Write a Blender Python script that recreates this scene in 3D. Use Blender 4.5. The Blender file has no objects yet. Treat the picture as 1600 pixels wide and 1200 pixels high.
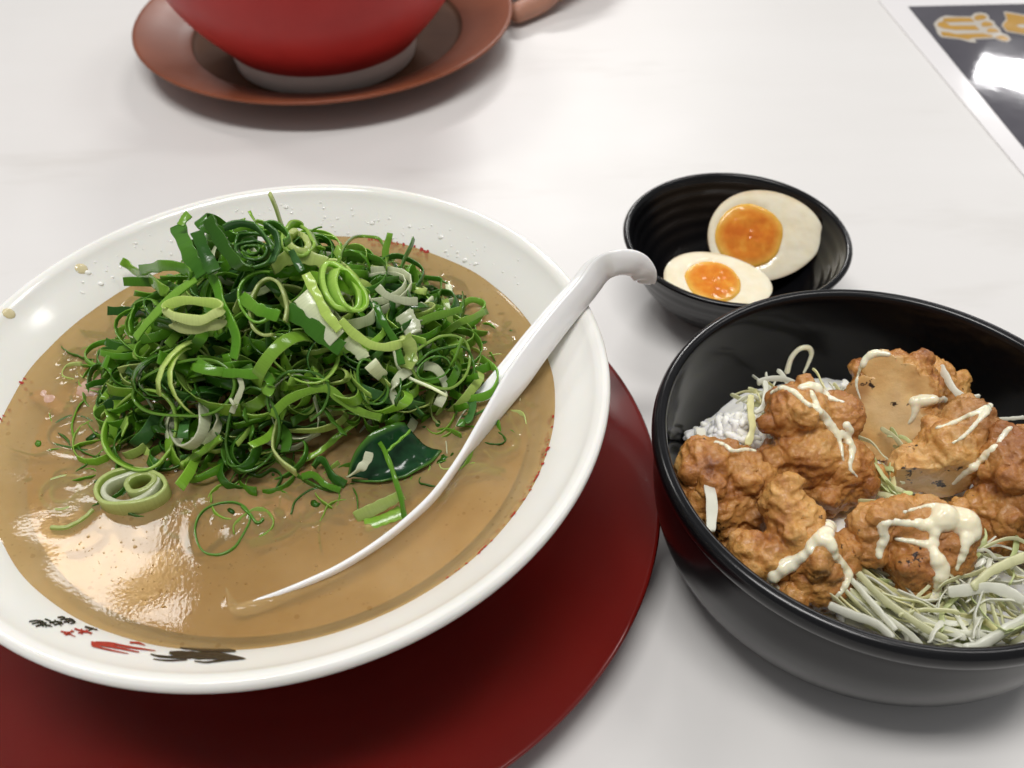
import bpy, bmesh, math, random
import numpy as np
from mathutils import Vector, Matrix, noise
from mathutils.bvhtree import BVHTree
from mathutils.kdtree import KDTree

random.seed(7)
rng = np.random.default_rng(7)
scn = bpy.context.scene
COL = scn.collection

# ---------------------------------------------------------------- camera
CAM_H, PITCH, ROLL, FPX = 0.270, 0.793368, -0.018309, 1430.0
cp, sp = math.cos(PITCH), math.sin(PITCH)
FWD = np.array([0, cp, -sp]); UP0 = np.array([0, sp, cp]); RT0 = np.array([1.0, 0, 0])
cr, sr = math.cos(ROLL), math.sin(ROLL)
CRT = cr * RT0 + sr * UP0          # picture right in the world
CUP = -sr * RT0 + cr * UP0         # picture up in the world
EYE = np.array([0, 0, CAM_H])
cam_d = bpy.data.cameras.new('camera')
cam = bpy.data.objects.new('camera', cam_d); COL.objects.link(cam)
cam_d.sensor_width = 36.0
cam_d.lens = FPX / 1600 * 36
cam_d.clip_start = 0.01; cam_d.clip_end = 50
cam_d.dof.use_dof = True
cam_d.dof.focus_distance = 0.285
cam_d.dof.aperture_fstop = 15
M = Matrix.Identity(4)
for i in range(3):
    M[i][0] = CRT[i]; M[i][1] = CUP[i]; M[i][2] = -FWD[i]; M[i][3] = EYE[i]
cam.matrix_world = M
scn.camera = cam

# ---------------------------------------------------------------- light
w = bpy.data.worlds.new('World'); scn.world = w; w.use_nodes = True
w.node_tree.nodes['Background'].inputs[0].default_value = (0.985, 0.985, 1.0, 1)
w.node_tree.nodes['Background'].inputs[1].default_value = 0.25

def area(name, loc, target, sx, sy, power, col):
    d = bpy.data.lights.new(name, 'AREA'); d.shape = 'RECTANGLE'; d.size = sx; d.size_y = sy
    d.energy = power; d.color = col
    o = bpy.data.objects.new(name, d); COL.objects.link(o)
    o.location = loc
    o.rotation_euler = (Vector(target) - Vector(loc)).to_track_quat('-Z', 'Y').to_euler()
    return o
CEIL = 1.62
area('ceiling_or_fill_lamp', (-0.99, 1.24, CEIL), (-0.99, 1.24, 0), 0.40, 0.20, 6.5, (1, 0.975, 0.94))
area('ceiling_or_fill_lamp', (0.20, 2.85, CEIL), (0.20, 2.85, 0), 0.80, 0.22, 37, (1, 0.975, 0.95))
area('ceiling_or_fill_lamp', (0.90, 0.75, CEIL), (0.90, 0.75, 0), 0.6, 0.2, 5, (1, 0.975, 0.95))
area('ceiling_or_fill_lamp', (-0.15, 0.05, CEIL), (-0.15, 0.05, 0), 0.9, 0.25, 17, (1, 0.98, 0.96))  # overhead fill lamp added to brighten the fronts, kept out of reflections
area('window_light', (2.80, 4.08, 1.94), (0.25, 0.5, 0.0), 1.0, 0.11, 12, (1.0, 0.98, 0.98))

scn.render.engine = 'CYCLES'
scn.cycles.use_denoising = True
scn.cycles.max_bounces = 8
scn.cycles.transparent_max_bounces = 12
scn.cycles.sample_clamp_indirect = 6
scn.cycles.blur_glossy = 0.5
scn.cycles.caustics_reflective = False
scn.cycles.caustics_refractive = False
vs = scn.view_settings
vs.view_transform = 'Standard'; vs.look = 'None'; vs.exposure = 0.08; vs.gamma = 1
vs.use_curve_mapping = False

# ---------------------------------------------------------------- helpers
def ray(x, y):
    d = (x - 800) / FPX * CRT - (y - 600) / FPX * CUP + FWD
    return d
def at(x, y, z):
    """point of the plane at height z seen at that place of the photograph"""
    d = ray(x, y); t = (z - CAM_H) / d[2]
    return EYE + d * t
def at_depth(x, y, depth):
    return EYE + ray(x, y) * depth
def depth_of(p):
    return float(np.dot(np.asarray(p) - EYE, FWD))

def tag(o, label=None, cat=None, group=None, kind=None):
    if label: o['label'] = label
    if cat: o['category'] = cat
    if group: o['group'] = group
    if kind: o['kind'] = kind
    return o
def mesh(name, verts, faces, mat=None, smooth=True):
    m = bpy.data.meshes.new(name)
    m.from_pydata([tuple(map(float, v)) for v in verts], [], faces)
    if smooth: m.polygons.foreach_set('use_smooth', [True] * len(m.polygons))
    if mat: m.materials.append(mat)
    m.update()
    return m
def obj(name, me, parent=None, loc=None):
    o = bpy.data.objects.new(name, me); COL.objects.link(o)
    if parent is not None:
        o.parent = parent
        o.matrix_parent_inverse = Matrix.Translation(-Vector(parent.location))
    if loc is not None: o.location = loc
    return o
def empty(name, loc):
    o = bpy.data.objects.new(name, None); COL.objects.link(o); o.location = loc
    o.empty_display_size = 0.02
    return o
def spline(pts, n, closed=False):
    """Catmull-Rom through pts, n samples"""
    P = np.asarray(pts, float); m = len(P)
    u = np.linspace(0, m if closed else m - 1, n, endpoint=not closed)
    out = np.zeros((n, P.shape[1]))
    for k, t in enumerate(u):
        i = int(math.floor(t))
        if not closed and i >= m - 1: i = m - 2
        f = t - i
        idx = [(i - 1), i, i + 1, i + 2]
        idx = [j % m for j in idx] if closed else [min(max(j, 0), m - 1) for j in idx]
        a, b, c, d = P[idx]
        out[k] = 0.5 * ((2 * b) + (-a + c) * f + (2 * a - 5 * b + 4 * c - d) * f * f + (-a + 3 * b - 3 * c + d) * f ** 3)
    return out
def lathe(name, prof, mat, centre, n=160, smooth_n=0):
    """revolve (r, z) pairs round the vertical through centre"""
    P = spline(prof, smooth_n) if smooth_n else np.array(prof, float)
    ang = np.linspace(0, 2 * math.pi, n, endpoint=False)
    V = []; F = []; k = len(P)
    for r, z in P:
        V += [(centre[0] + max(r, 1e-5) * math.cos(a), centre[1] + max(r, 1e-5) * math.sin(a), z) for a in ang]
    for i in range(k - 1):
        for j in range(n):
            F.append((i * n + j, i * n + (j + 1) % n, (i + 1) * n + (j + 1) % n, (i + 1) * n + j))
    return mesh(name, V, F, mat)
ICO = {}
def ico(sub):
    if sub not in ICO:
        bm = bmesh.new(); bmesh.ops.create_icosphere(bm, subdivisions=sub, radius=1)
        ICO[sub] = (np.array([v.co[:] for v in bm.verts]), np.array([[v.index for v in f.verts] for f in bm.faces]))
        bm.free()
    return ICO[sub]
def blob(spheres, voxel, it=6, sub=2, fac=0.5):
    """one continuous skin round overlapping balls: (centre, radius or radii)"""
    v0, f0 = ico(sub)
    V = []; F = []; off = 0
    for c, r in spheres:
        V.append(v0 * np.asarray(r) + np.asarray(c)); F.append(f0 + off); off += len(v0)
    me = bpy.data.meshes.new('tmp'); me.from_pydata(np.vstack(V).tolist(), [], np.vstack(F).tolist())
    o = bpy.data.objects.new('tmp', me); COL.objects.link(o)
    md = o.modifiers.new('r', 'REMESH'); md.mode = 'VOXEL'; md.voxel_size = voxel
    ms = o.modifiers.new('s', 'SMOOTH'); ms.iterations = it; ms.factor = fac
    dg = bpy.context.evaluated_depsgraph_get()
    m2 = bpy.data.meshes.new_from_object(o.evaluated_get(dg))
    n = len(m2.vertices); co = np.zeros(n * 3); m2.vertices.foreach_get('co', co)
    no = np.zeros(n * 3); m2.vertices.foreach_get('normal', no)
    faces = [tuple(p.vertices) for p in m2.polygons]
    bpy.data.objects.remove(o); bpy.data.meshes.remove(me); bpy.data.meshes.remove(m2)
    return co.reshape(-1, 3), no.reshape(-1, 3), faces

# ---------------------------------------------------------------- materials
def mat(name):
    m = bpy.data.materials.new(name); m.use_nodes = True
    nt = m.node_tree; b = nt.nodes['Principled BSDF']
    return m, nt, b
def N(nt, typ, **kw):
    n = nt.nodes.new(typ)
    for k, v in kw.items():
        if k.startswith('i_'): n.inputs[k[2:].replace('_', ' ')].default_value = v
        else: setattr(n, k, v)
    return n
def ramp(nt, src, stops):
    r = nt.nodes.new('ShaderNodeValToRGB')
    el = r.color_ramp.elements
    while len(el) < len(stops): el.new(0.5)
    for e, (p, c) in zip(el, stops):
        e.position = p; e.color = (*c, 1) if len(c) == 3 else c
    nt.links.new(src, r.inputs[0])
    return r
def coords(nt):
    return nt.nodes.new('ShaderNodeTexCoord').outputs['Object']
def bump(nt, b, height, strength, dist, prev=None):
    n = N(nt, 'ShaderNodeBump'); n.inputs['Strength'].default_value = strength; n.inputs['Distance'].default_value = dist
    nt.links.new(height, n.inputs['Height'])
    if prev is not None: nt.links.new(prev, n.inputs['Normal'])
    if b is not None: nt.links.new(n.outputs[0], b.inputs['Normal'])
    return n.outputs[0]
def noise_tex(nt, scale, detail=4, rough=0.55, vec=None):
    n = N(nt, 'ShaderNodeTexNoise'); n.inputs['Scale'].default_value = scale
    n.inputs['Detail'].default_value = detail; n.inputs['Roughness'].default_value = rough
    nt.links.new(vec if vec is not None else coords(nt), n.inputs['Vector'])
    return n.outputs['Fac']
def simple(name, colA, colB, scale, rough, spec=0.5, coat=0.0, bump_s=0.0, bump_scale=400, sss=0.0, sss_r=(0.003, 0.002, 0.001), rough_var=0.06):
    m, nt, b = mat(name)
    f = noise_tex(nt, scale)
    r = ramp(nt, f, [(0.3, colA), (0.7, colB)])
    nt.links.new(r.outputs[0], b.inputs['Base Color'])
    b.inputs['Specular IOR Level'].default_value = spec
    b.inputs['Coat Weight'].default_value = coat; b.inputs['Coat Roughness'].default_value = 0.06
    f2 = noise_tex(nt, scale * 3.1)
    mr = N(nt, 'ShaderNodeMapRange'); mr.inputs['To Min'].default_value = max(0, rough - rough_var); mr.inputs['To Max'].default_value = rough + rough_var
    nt.links.new(f2, mr.inputs['Value']); nt.links.new(mr.outputs[0], b.inputs['Roughness'])
    if bump_s: bump(nt, b, noise_tex(nt, bump_scale), bump_s, 0.001)
    if sss:
        b.inputs['Subsurface Weight'].default_value = sss
        b.inputs['Subsurface Radius'].default_value = sss_r; b.inputs['Subsurface Scale'].default_value = 1.0
    return m

# table: pale laminate with faint grey marbling, also painting in blurred shadow and reflection
def table_material():
    m, nt, b = mat('white_laminate')
    v = coords(nt)
    mp = N(nt, 'ShaderNodeMapping'); mp.inputs['Scale'].default_value = (1, 3.2, 1); nt.links.new(v, mp.inputs[0])
    f = noise_tex(nt, 3.2, 5, 0.6, mp.outputs[0])
    r = ramp(nt, f, [(0.26, (0.60, 0.58, 0.55)), (0.42, (0.70, 0.685, 0.665)), (0.75, (0.725, 0.712, 0.695))])
    nt.links.new(r.outputs[0], b.inputs['Base Color'])
    mr = N(nt, 'ShaderNodeMapRange'); mr.inputs['To Min'].default_value = 0.36; mr.inputs['To Max'].default_value = 0.50
    nt.links.new(noise_tex(nt, 14, 3), mr.inputs['Value']); nt.links.new(mr.outputs[0], b.inputs['Roughness'])
    bump(nt, b, noise_tex(nt, 260, 2), 0.03, 0.001)
    return m
MT = {}
MT['table'] = table_material()
MT['porcelain'] = simple('white_glaze', (0.80, 0.79, 0.74), (0.84, 0.83, 0.79), 30, 0.13, 0.5, 0.0, 0.015, 120, 0.15)
MT['spoon'] = simple('white_melamine', (0.82, 0.81, 0.80), (0.86, 0.85, 0.84), 60, 0.16, 0.5, 0.0, 0.012, 300, 0.1)
MT['lacquer_red'] = simple('red_lacquer', (0.118, 0.0055, 0.004), (0.138, 0.007, 0.0045), 20, 0.17, 0.5, 0.0, 0.008, 90)
MT['brown'] = simple('red_brown_glaze', (0.19, 0.052, 0.022), (0.25, 0.072, 0.030), 22, 0.36, 0.28, 0.0, 0.04, 160)
MT['recess'] = simple('unglazed_dark_brown', (0.085, 0.036, 0.018), (0.125, 0.058, 0.030), 30, 0.65, 0.15, 0.0, 0.05, 300)
MT['red_glaze'] = simple('matte_red_glaze', (0.38, 0.020, 0.018), (0.46, 0.028, 0.024), 26, 0.45, 0.32, 0.0, 0.06, 130)
MT['bare_clay'] = simple('bare_pale_clay', (0.66, 0.62, 0.57), (0.74, 0.70, 0.65), 60, 0.7, 0.3, 0.0, 0.12, 420)
MT['black'] = simple('black_gloss_plastic', (0.0045, 0.0045, 0.005), (0.0040, 0.004, 0.0042), 40, 0.13, 0.18, 0.0, 0.01, 120, rough_var=0.03)
MT['black_matte'] = simple('black_satin_plastic', (0.0032, 0.0034, 0.004), (0.005, 0.005, 0.006), 40, 0.22, 0.36, 0.0, 0.02, 260)
MT['mayo'] = simple('mayonnaise', (0.86, 0.78, 0.54), (0.90, 0.85, 0.67), 90, 0.14, 0.5, 0.0, 0.05, 500, 0.35, (0.003, 0.002, 0.001))
MT['rice'] = simple('cooked_rice', (0.86, 0.85, 0.78), (0.90, 0.89, 0.83), 200, 0.48, 0.3, 0.0, 0.0, 1, 0.6, (0.002, 0.002, 0.0015))
MT['ink_black'] = simple('black_brush_print', (0.012, 0.011, 0.010), (0.03, 0.028, 0.026), 900, 0.25)
MT['ink_red'] = simple('red_brush_print', (0.33, 0.025, 0.02), (0.47, 0.05, 0.04), 900, 0.25)
MT['gold'] = simple('gold_metal', (0.75, 0.5, 0.14), (0.8, 0.56, 0.2), 50, 0.22)
MT['gold'].node_tree.nodes['Principled BSDF'].inputs['Metallic'].default_value = 1
MT['skin'] = simple('skin', (0.36, 0.17, 0.11), (0.44, 0.215, 0.145), 90, 0.45, 0.4, 0, 0.25, 700, 0.3, (0.004, 0.0015, 0.0008))
MT['print_dark'] = simple('menu_dark_print', (0.07, 0.066, 0.08), (0.09, 0.085, 0.10), 30, 0.045, 0.5, 0.0, 0.05, 40, rough_var=0.015)  # dark print, its base lifted to paint in grey reflected haze
MT['laminate'] = simple('clear_laminated_white_paper', (0.80, 0.78, 0.78), (0.82, 0.80, 0.80), 12, 0.1, 0.5, 0.0, 0.03, 40, rough_var=0.02)
MT['print_gold'] = simple('menu_gold_print', (0.42, 0.235, 0.035), (0.52, 0.29, 0.05), 30, 0.06)
MT['print_pale'] = simple('menu_pale_print', (0.50, 0.46, 0.40), (0.55, 0.51, 0.45), 40, 0.06)
MT['pork'] = simple('stewed_pork', (0.42, 0.24, 0.16), (0.55, 0.36, 0.27), 160, 0.25, 0.5, 0, 0.2, 400, 0.3)

def veg_material(name, trans=0.25, rough=0.28):
    """plant tissue: the piece's own pigment comes from its colour attribute, fine veins from its length"""
    m, nt, b = mat(name)
    a = N(nt, 'ShaderNodeAttribute', attribute_name='pigment')
    uv = N(nt, 'ShaderNodeAttribute', attribute_name='vein')
    wv = N(nt, 'ShaderNodeTexNoise'); wv.noise_dimensions = '1D'; wv.inputs['Scale'].default_value = 1.0; wv.inputs['Detail'].default_value = 2
    nt.links.new(uv.outputs['Fac'], wv.inputs['W'])
    f = noise_tex(nt, 350, 3)
    mx = N(nt, 'ShaderNodeMix', data_type='RGBA', blend_type='MULTIPLY'); mx.inputs[0].default_value = 1.0
    r = ramp(nt, wv.outputs['Fac'], [(0.30, (0.955, 0.96, 0.94)), (0.65, (1.03, 1.03, 1.03))])
    nt.links.new(a.outputs['Color'], mx.inputs[6]); nt.links.new(r.outputs[0], mx.inputs[7])
    nt.links.new(mx.outputs[2], b.inputs['Base Color'])
    b.inputs['Roughness'].default_value = rough
    b.inputs['Specular IOR Level'].default_value = 0.5
    n1 = bump(nt, None, wv.outputs['Fac'], 0.10, 0.0001)
    n2 = bump(nt, b, f, 0.2, 0.0004, n1)
    tr = N(nt, 'ShaderNodeBsdfTranslucent'); nt.links.new(mx.outputs[2], tr.inputs['Color'])
    ms = N(nt, 'ShaderNodeMixShader'); ms.inputs[0].default_value = trans
    nt.links.new(b.outputs[0], ms.inputs[1]); nt.links.new(tr.outputs[0], ms.inputs[2])
    nt.links.new(ms.outputs[0], nt.nodes['Material Output'].inputs['Surface'])
    return m
MT['scallion'] = veg_material('scallion_tissue', 0.38, 0.16)
MT['cabbage'] = veg_material('cabbage_tissue', 0.42, 0.2)

def broth_material(name, fac):
    m, nt, b = mat(name)
    v = coords(nt)
    f = noise_tex(nt, 26, 4, 0.6, v)
    r = ramp(nt, f, [(0.30, (0.43, 0.280, 0.115)), (0.55, (0.50, 0.345, 0.160)), (0.8, (0.56, 0.42, 0.23))])
    # fine suspended specks
    vo = N(nt, 'ShaderNodeTexVoronoi'); vo.inputs['Scale'].default_value = 420; nt.links.new(v, vo.inputs['Vector'])
    sp_ = ramp(nt, vo.outputs['Distance'], [(0.10, (0.62, 0.55, 0.45)), (0.22, (1, 1, 1))])
    mx = N(nt, 'ShaderNodeMix', data_type='RGBA', blend_type='MULTIPLY'); mk = N(nt, 'ShaderNodeMapRange'); mk.inputs['From Min'].default_value = 0.45; mk.inputs['From Max'].default_value = 0.7; mk.inputs['To Max'].default_value = 0.8
    nt.links.new(noise_tex(nt, 48, 3, 0.6, v), mk.inputs['Value']); nt.links.new(mk.outputs[0], mx.inputs[0])
    nt.links.new(r.outputs[0], mx.inputs[6]); nt.links.new(sp_.outputs[0], mx.inputs[7])
    # floating fat drops
    vf = N(nt, 'ShaderNodeTexVoronoi'); vf.inputs['Scale'].default_value = 210; vf.inputs['Randomness'].default_value = 1.0; nt.links.new(v, vf.inputs['Vector'])
    dr = ramp(nt, vf.outputs['Distance'], [(0.14, (0.66, 0.56, 0.42)), (0.17, (1, 1, 1))])
    sel = N(nt, 'ShaderNodeSeparateColor'); nt.links.new(vf.outputs['Color'], sel.inputs[0])
    gt = N(nt, 'ShaderNodeMath', operation='GREATER_THAN'); gt.inputs[1].default_value = 0.72; nt.links.new(sel.outputs[0], gt.inputs[0])
    g5 = N(nt, 'ShaderNodeMath', operation='MULTIPLY'); g5.inputs[1].default_value = 0.55; nt.links.new(gt.outputs[0], g5.inputs[0])
    mo_ = N(nt, 'ShaderNodeMix', data_type='RGBA', blend_type='MULTIPLY'); nt.links.new(g5.outputs[0], mo_.inputs[0]); nt.links.new(mx.outputs[2], mo_.inputs[6]); nt.links.new(dr.outputs[0], mo_.inputs[7])
    nt.links.new(mo_.outputs[2], b.inputs['Base Color'])
    b.inputs['Roughness'].default_value = 0.05; b.inputs['IOR'].default_value = 1.40
    b.inputs['Subsurface Weight'].default_value = 0.25
    b.inputs['Subsurface Radius'].default_value = (0.004, 0.0025, 0.001); b.inputs['Subsurface Scale'].default_value = 1
    v2 = N(nt, 'ShaderNodeTexVoronoi'); v2.inputs['Scale'].default_value = 900; nt.links.new(v, v2.inputs['Vector'])
    n1 = bump(nt, None, v2.outputs['Distance'], 0.06, 0.0002)
    bump(nt, b, noise_tex(nt, 240, 5, 0.7, v), 0.018, 0.0006, n1)
    if fac > 0:
        tr = N(nt, 'ShaderNodeBsdfTransparent'); tr.inputs[0].default_value = (0.95, 0.80, 0.55, 1)
        ms = N(nt, 'ShaderNodeMixShader')
        fr = N(nt, 'ShaderNodeMapRange'); fr.inputs['To Min'].default_value = fac - 0.12; fr.inputs['To Max'].default_value = fac + 0.14
        nt.links.new(noise_tex(nt, 34, 3, 0.6, v), fr.inputs['Value'])
        nt.links.new(fr.outputs[0], ms.inputs[0])
        nt.links.new(b.outputs[0], ms.inputs[1]); nt.links.new(tr.outputs[0], ms.inputs[2])
        nt.links.new(ms.outputs[0], nt.nodes['Material Output'].inputs['Surface'])
    return m
MT['broth'] = broth_material('ramen_broth', 0.50)
MT['broth_deep'] = broth_material('ramen_broth_deep', 0.0)

def chicken_material():
    m, nt, b = mat('fried_chicken_crust')
    v = coords(nt)
    oi = N(nt, 'ShaderNodeObjectInfo'); mlt = N(nt, 'ShaderNodeMapRange'); mlt.inputs['To Min'].default_value = -0.12; mlt.inputs['To Max'].default_value = 0.05
    nt.links.new(oi.outputs['Random'], mlt.inputs['Value'])
    f0 = noise_tex(nt, 60, 8, 0.72, v); ad = N(nt, 'ShaderNodeMath', operation='ADD'); nt.links.new(f0, ad.inputs[0]); nt.links.new(mlt.outputs[0], ad.inputs[1]); f = ad.outputs[0]
    r = ramp(nt, f, [(0.26, (0.20, 0.06, 0.014)), (0.37, (0.44, 0.175, 0.040)), (0.50, (0.64, 0.33, 0.090)), (0.66, (0.80, 0.53, 0.21))])
    a = N(nt, 'ShaderNodeAttribute', attribute_name='cut')
    f3 = noise_tex(nt, 62, 3, 0.55, v)
    rc = ramp(nt, f3, [(0.25, (0.62, 0.33, 0.10)), (0.5, (0.72, 0.48, 0.21)), (0.75, (0.80, 0.60, 0.34))])
    mx = N(nt, 'ShaderNodeMix', data_type='RGBA'); nt.links.new(a.outputs['Fac'], mx.inputs[0])
    nt.links.new(r.outputs[0], mx.inputs[6]); nt.links.new(rc.outputs[0], mx.inputs[7])
    # seared, darker glazed areas
    fs = noise_tex(nt, 30, 3, 0.6, v)
    rs = ramp(nt, fs, [(0.47, (1, 1, 1)), (0.64, (0.50, 0.34, 0.27))])
    ms_ = N(nt, 'ShaderNodeMix', data_type='RGBA', blend_type='MULTIPLY'); ms_.inputs[0].default_value = 1
    nt.links.new(mx.outputs[2], ms_.inputs[6]); nt.links.new(rs.outputs[0], ms_.inputs[7]); mx = ms_
    # scorched flecks
    f4 = noise_tex(nt, 210, 3, 0.7, v); f5 = noise_tex(nt, 38, 2, 0.5, v)
    mul = N(nt, 'ShaderNodeMath', operation='MULTIPLY'); nt.links.new(f4, mul.inputs[0]); nt.links.new(f5, mul.inputs[1])
    ch = ramp(nt, mul.outputs[0], [(0.372, (1, 1, 1)), (0.400, (0.05, 0.035, 0.03))])
    m2 = N(nt, 'ShaderNodeMix', data_type='RGBA', blend_type='MULTIPLY'); m2.inputs[0].default_value = 1
    nt.links.new(mx.outputs[2], m2.inputs[6]); nt.links.new(ch.outputs[0], m2.inputs[7])
    nt.links.new(m2.outputs[2], b.inputs['Base Color'])
    mr = N(nt, 'ShaderNodeMapRange'); mr.inputs['To Min'].default_value = 0.08; mr.inputs['To Max'].default_value = 0.48
    nt.links.new(noise_tex(nt, 110, 3, 0.6, v), mr.inputs['Value']); nt.links.new(mr.outputs[0], b.inputs['Roughness'])
    b.inputs['Coat Weight'].default_value = 0.2; b.inputs['Coat Roughness'].default_value = 0.2
    b.inputs['Subsurface Weight'].default_value = 0.08
    b.inputs['Subsurface Radius'].default_value = (0.004, 0.0016, 0.0006); b.inputs['Subsurface Scale'].default_value = 1
    n1 = bump(nt, None, noise_tex(nt, 260, 6, 0.7, v), 0.8, 0.0014)
    st_ = N(nt, 'ShaderNodeMapRange'); st_.inputs['To Min'].default_value = 0.8; st_.inputs['To Max'].default_value = 0.12   # a knife cut is smoother than crust
    nt.links.new(a.outputs['Fac'], st_.inputs['Value']); nt.links.new(st_.outputs[0], n1.node.inputs['Strength'])
    bump(nt, b, noise_tex(nt, 1100, 2, 0.6, v), 0.15, 0.0006, n1)
    return m
MT['chicken'] = chicken_material()

def egg_materials():
    m, nt, b = mat('marinated_egg_white')
    a = N(nt, 'ShaderNodeAttribute', attribute_name='skin')
    f = noise_tex(nt, 120, 4)
    r1 = ramp(nt, f, [(0.3, (0.87, 0.77, 0.55)), (0.7, (0.92, 0.85, 0.68))])
    r2 = ramp(nt, f, [(0.3, (0.46, 0.265, 0.115)), (0.7, (0.60, 0.40, 0.21))])
    mx = N(nt, 'ShaderNodeMix', data_type='RGBA'); nt.links.new(a.outputs['Fac'], mx.inputs[0])
    nt.links.new(r1.outputs[0], mx.inputs[6]); nt.links.new(r2.outputs[0], mx.inputs[7])
    nt.links.new(mx.outputs[2], b.inputs['Base Color'])
    b.inputs['Roughness'].default_value = 0.13; b.inputs['Subsurface Weight'].default_value = 0.4
    b.inputs['Subsurface Radius'].default_value = (0.004, 0.003, 0.0018); b.inputs['Subsurface Scale'].default_value = 1
    bump(nt, b, noise_tex(nt, 230, 3), 0.25, 0.0007)
    y, nt, b = mat('soft_yolk')
    a = N(nt, 'ShaderNodeAttribute', attribute_name='skin')
    f = noise_tex(nt, 160, 4)
    r1 = ramp(nt, f, [(0.3, (0.64, 0.16, 0.012)), (0.55, (0.74, 0.25, 0.022)), (0.75, (0.82, 0.38, 0.05))])
    r2 = ramp(nt, f, [(0.3, (0.82, 0.44, 0.04)), (0.7, (0.88, 0.56, 0.14))])
    mx = N(nt, 'ShaderNodeMix', data_type='RGBA'); nt.links.new(a.outputs['Fac'], mx.inputs[0])
    nt.links.new(r1.outputs[0], mx.inputs[6]); nt.links.new(r2.outputs[0], mx.inputs[7])
    nt.links.new(mx.outputs[2], b.inputs['Base Color'])
    b.inputs['Roughness'].default_value = 0.12; b.inputs['Subsurface Weight'].default_value = 0.4
    b.inputs['Subsurface Radius'].default_value = (0.004, 0.002, 0.0006); b.inputs['Subsurface Scale'].default_value = 1
    bump(nt, b, noise_tex(nt, 90, 2), 0.10, 0.0010)
    return m, y
MT['egg'], MT['yolk'] = egg_materials()

# ================================================================ table
def box_mesh(name, lo, hi, m, bev=0.0):
    bm = bmesh.new()
    bmesh.ops.create_cube(bm, size=1)
    for v in bm.verts:
        v.co = [lo[i] + (v.co[i] + 0.5) * (hi[i] - lo[i]) for i in range(3)]
    if bev: bmesh.ops.bevel(bm, geom=bm.edges[:], offset=bev, segments=3, affect='EDGES')
    me = bpy.data.meshes.new(name); bm.to_mesh(me); bm.free(); me.materials.append(m)
    return me
t = obj('table_top', box_mesh('table_top', (-0.9, -0.25, -0.035), (0.9, 1.25, 0.0), MT['table'], 0.003))
tag(t, 'white laminate table top under all the dishes', 'table', kind='structure')

# ================================================================ crockery
CR = np.array([-0.3717, 1.0205]) * 0.200            # centre of the ramen bowl
SOUP_Z = CAM_H - 0.2140; SOUP_R = 0.4156 * 0.2140 * 0.970
# red plate under the ramen bowl
PL_R = 0.1254
pl = obj('plate', lathe('plate', [(0, .0035), (.070, .0035), (.078, .0), (.081, .0), (.083, .004), (.100, .0075), (.118, .0132), (.1244, .0168), (.1254, .0180),
        (.1248, .0187), (.1238, .0184), (.117, .0158), (.100, .0105), (.085, .0068), (.080, .0062), (0, .0062)], MT['lacquer_red'], CR, 200), None)
tag(pl, 'glossy dark red round plate under the white ramen bowl', 'plate')

rb = empty('ramen_bowl', (CR[0], CR[1], 0.0064))
tag(rb, 'large white ramen bowl of brown soup on the red plate', 'bowl')
outer = [(.0380, .0150), (.055, .0190), (.075, .0310), (.0905, .0475), (.1000, .0605), (.1034, .0650), (.1047, .0680), (.1046, .0698), (.1036, .0706)]
inner = [(.1024, .0705), (.1006, .0693), (.0975, .0660), (SOUP_R + .0006, SOUP_Z), (.0800, .0455), (.066, .0325), (.045, .0215), (.02, .0175), (0, .0170)]
BODY = lathe('body', list(map(tuple, spline(outer, 40))) + list(map(tuple, spline(inner, 60))), MT['porcelain'], CR, 220)
RBODY = obj('body', BODY, rb)
obj('foot_ring', lathe('foot_ring', [(.033, .0165), (.0332, .0075), (.0345, .0064), (.0372, .0064), (.0384, .0078), (.0392, .0155)], MT['porcelain'], CR, 120), rb)

def bvh_of(me):
    return BVHTree.FromPolygons([v.co.copy() for v in me.vertices], [tuple(p.vertices) for p in me.polygons])
BODY_BVH = bvh_of(BODY)
def cast(bvh, x, y):
    h = bvh.ray_cast(Vector(EYE), Vector(ray(x, y)).normalized())
    return h
def stroke(name, pts, width, m, parent, bvh=BODY_BVH, off=0.00025, rag=0.15, n=None):
    """a painted brush stroke lying on a surface"""
    P = spline(pts, n or max(6, 4 * len(pts)))
    W = np.atleast_1d(np.asarray(width, float)); W = np.interp(np.linspace(0, 1, len(P)), np.linspace(0, 1, len(W)), W) if len(W) > 1 else np.full(len(P), W[0])
    T = np.gradient(P, axis=0); T /= np.linalg.norm(T, axis=1)[:, None] + 1e-9
    Nn = np.stack([-T[:, 1], T[:, 0]], 1)
    V = []
    for i in range(len(P)):
        for s in (-0.5, 0, 0.5):
            q = P[i] + Nn[i] * W[i] * s * (1 + rag * random.uniform(-1, 1))
            h = cast(bvh, *q)
            if h[0] is None: return None
            nn = h[1] if h[1].dot(Vector(ray(*q))) < 0 else -h[1]
            V.append(h[0] + nn * off)
    F = []
    for i in range(len(P) - 1):
        for s in range(2): F.append((i * 3 + s, i * 3 + s + 1, i * 3 + s + 4, i * 3 + s + 3))
    return obj(name, mesh(name, V, F, m), parent)
def g(pts, x0=0, y0=920, k=3.5556): return [(x0 + a / k, y0 + b / k) for a, b in pts]
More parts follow.
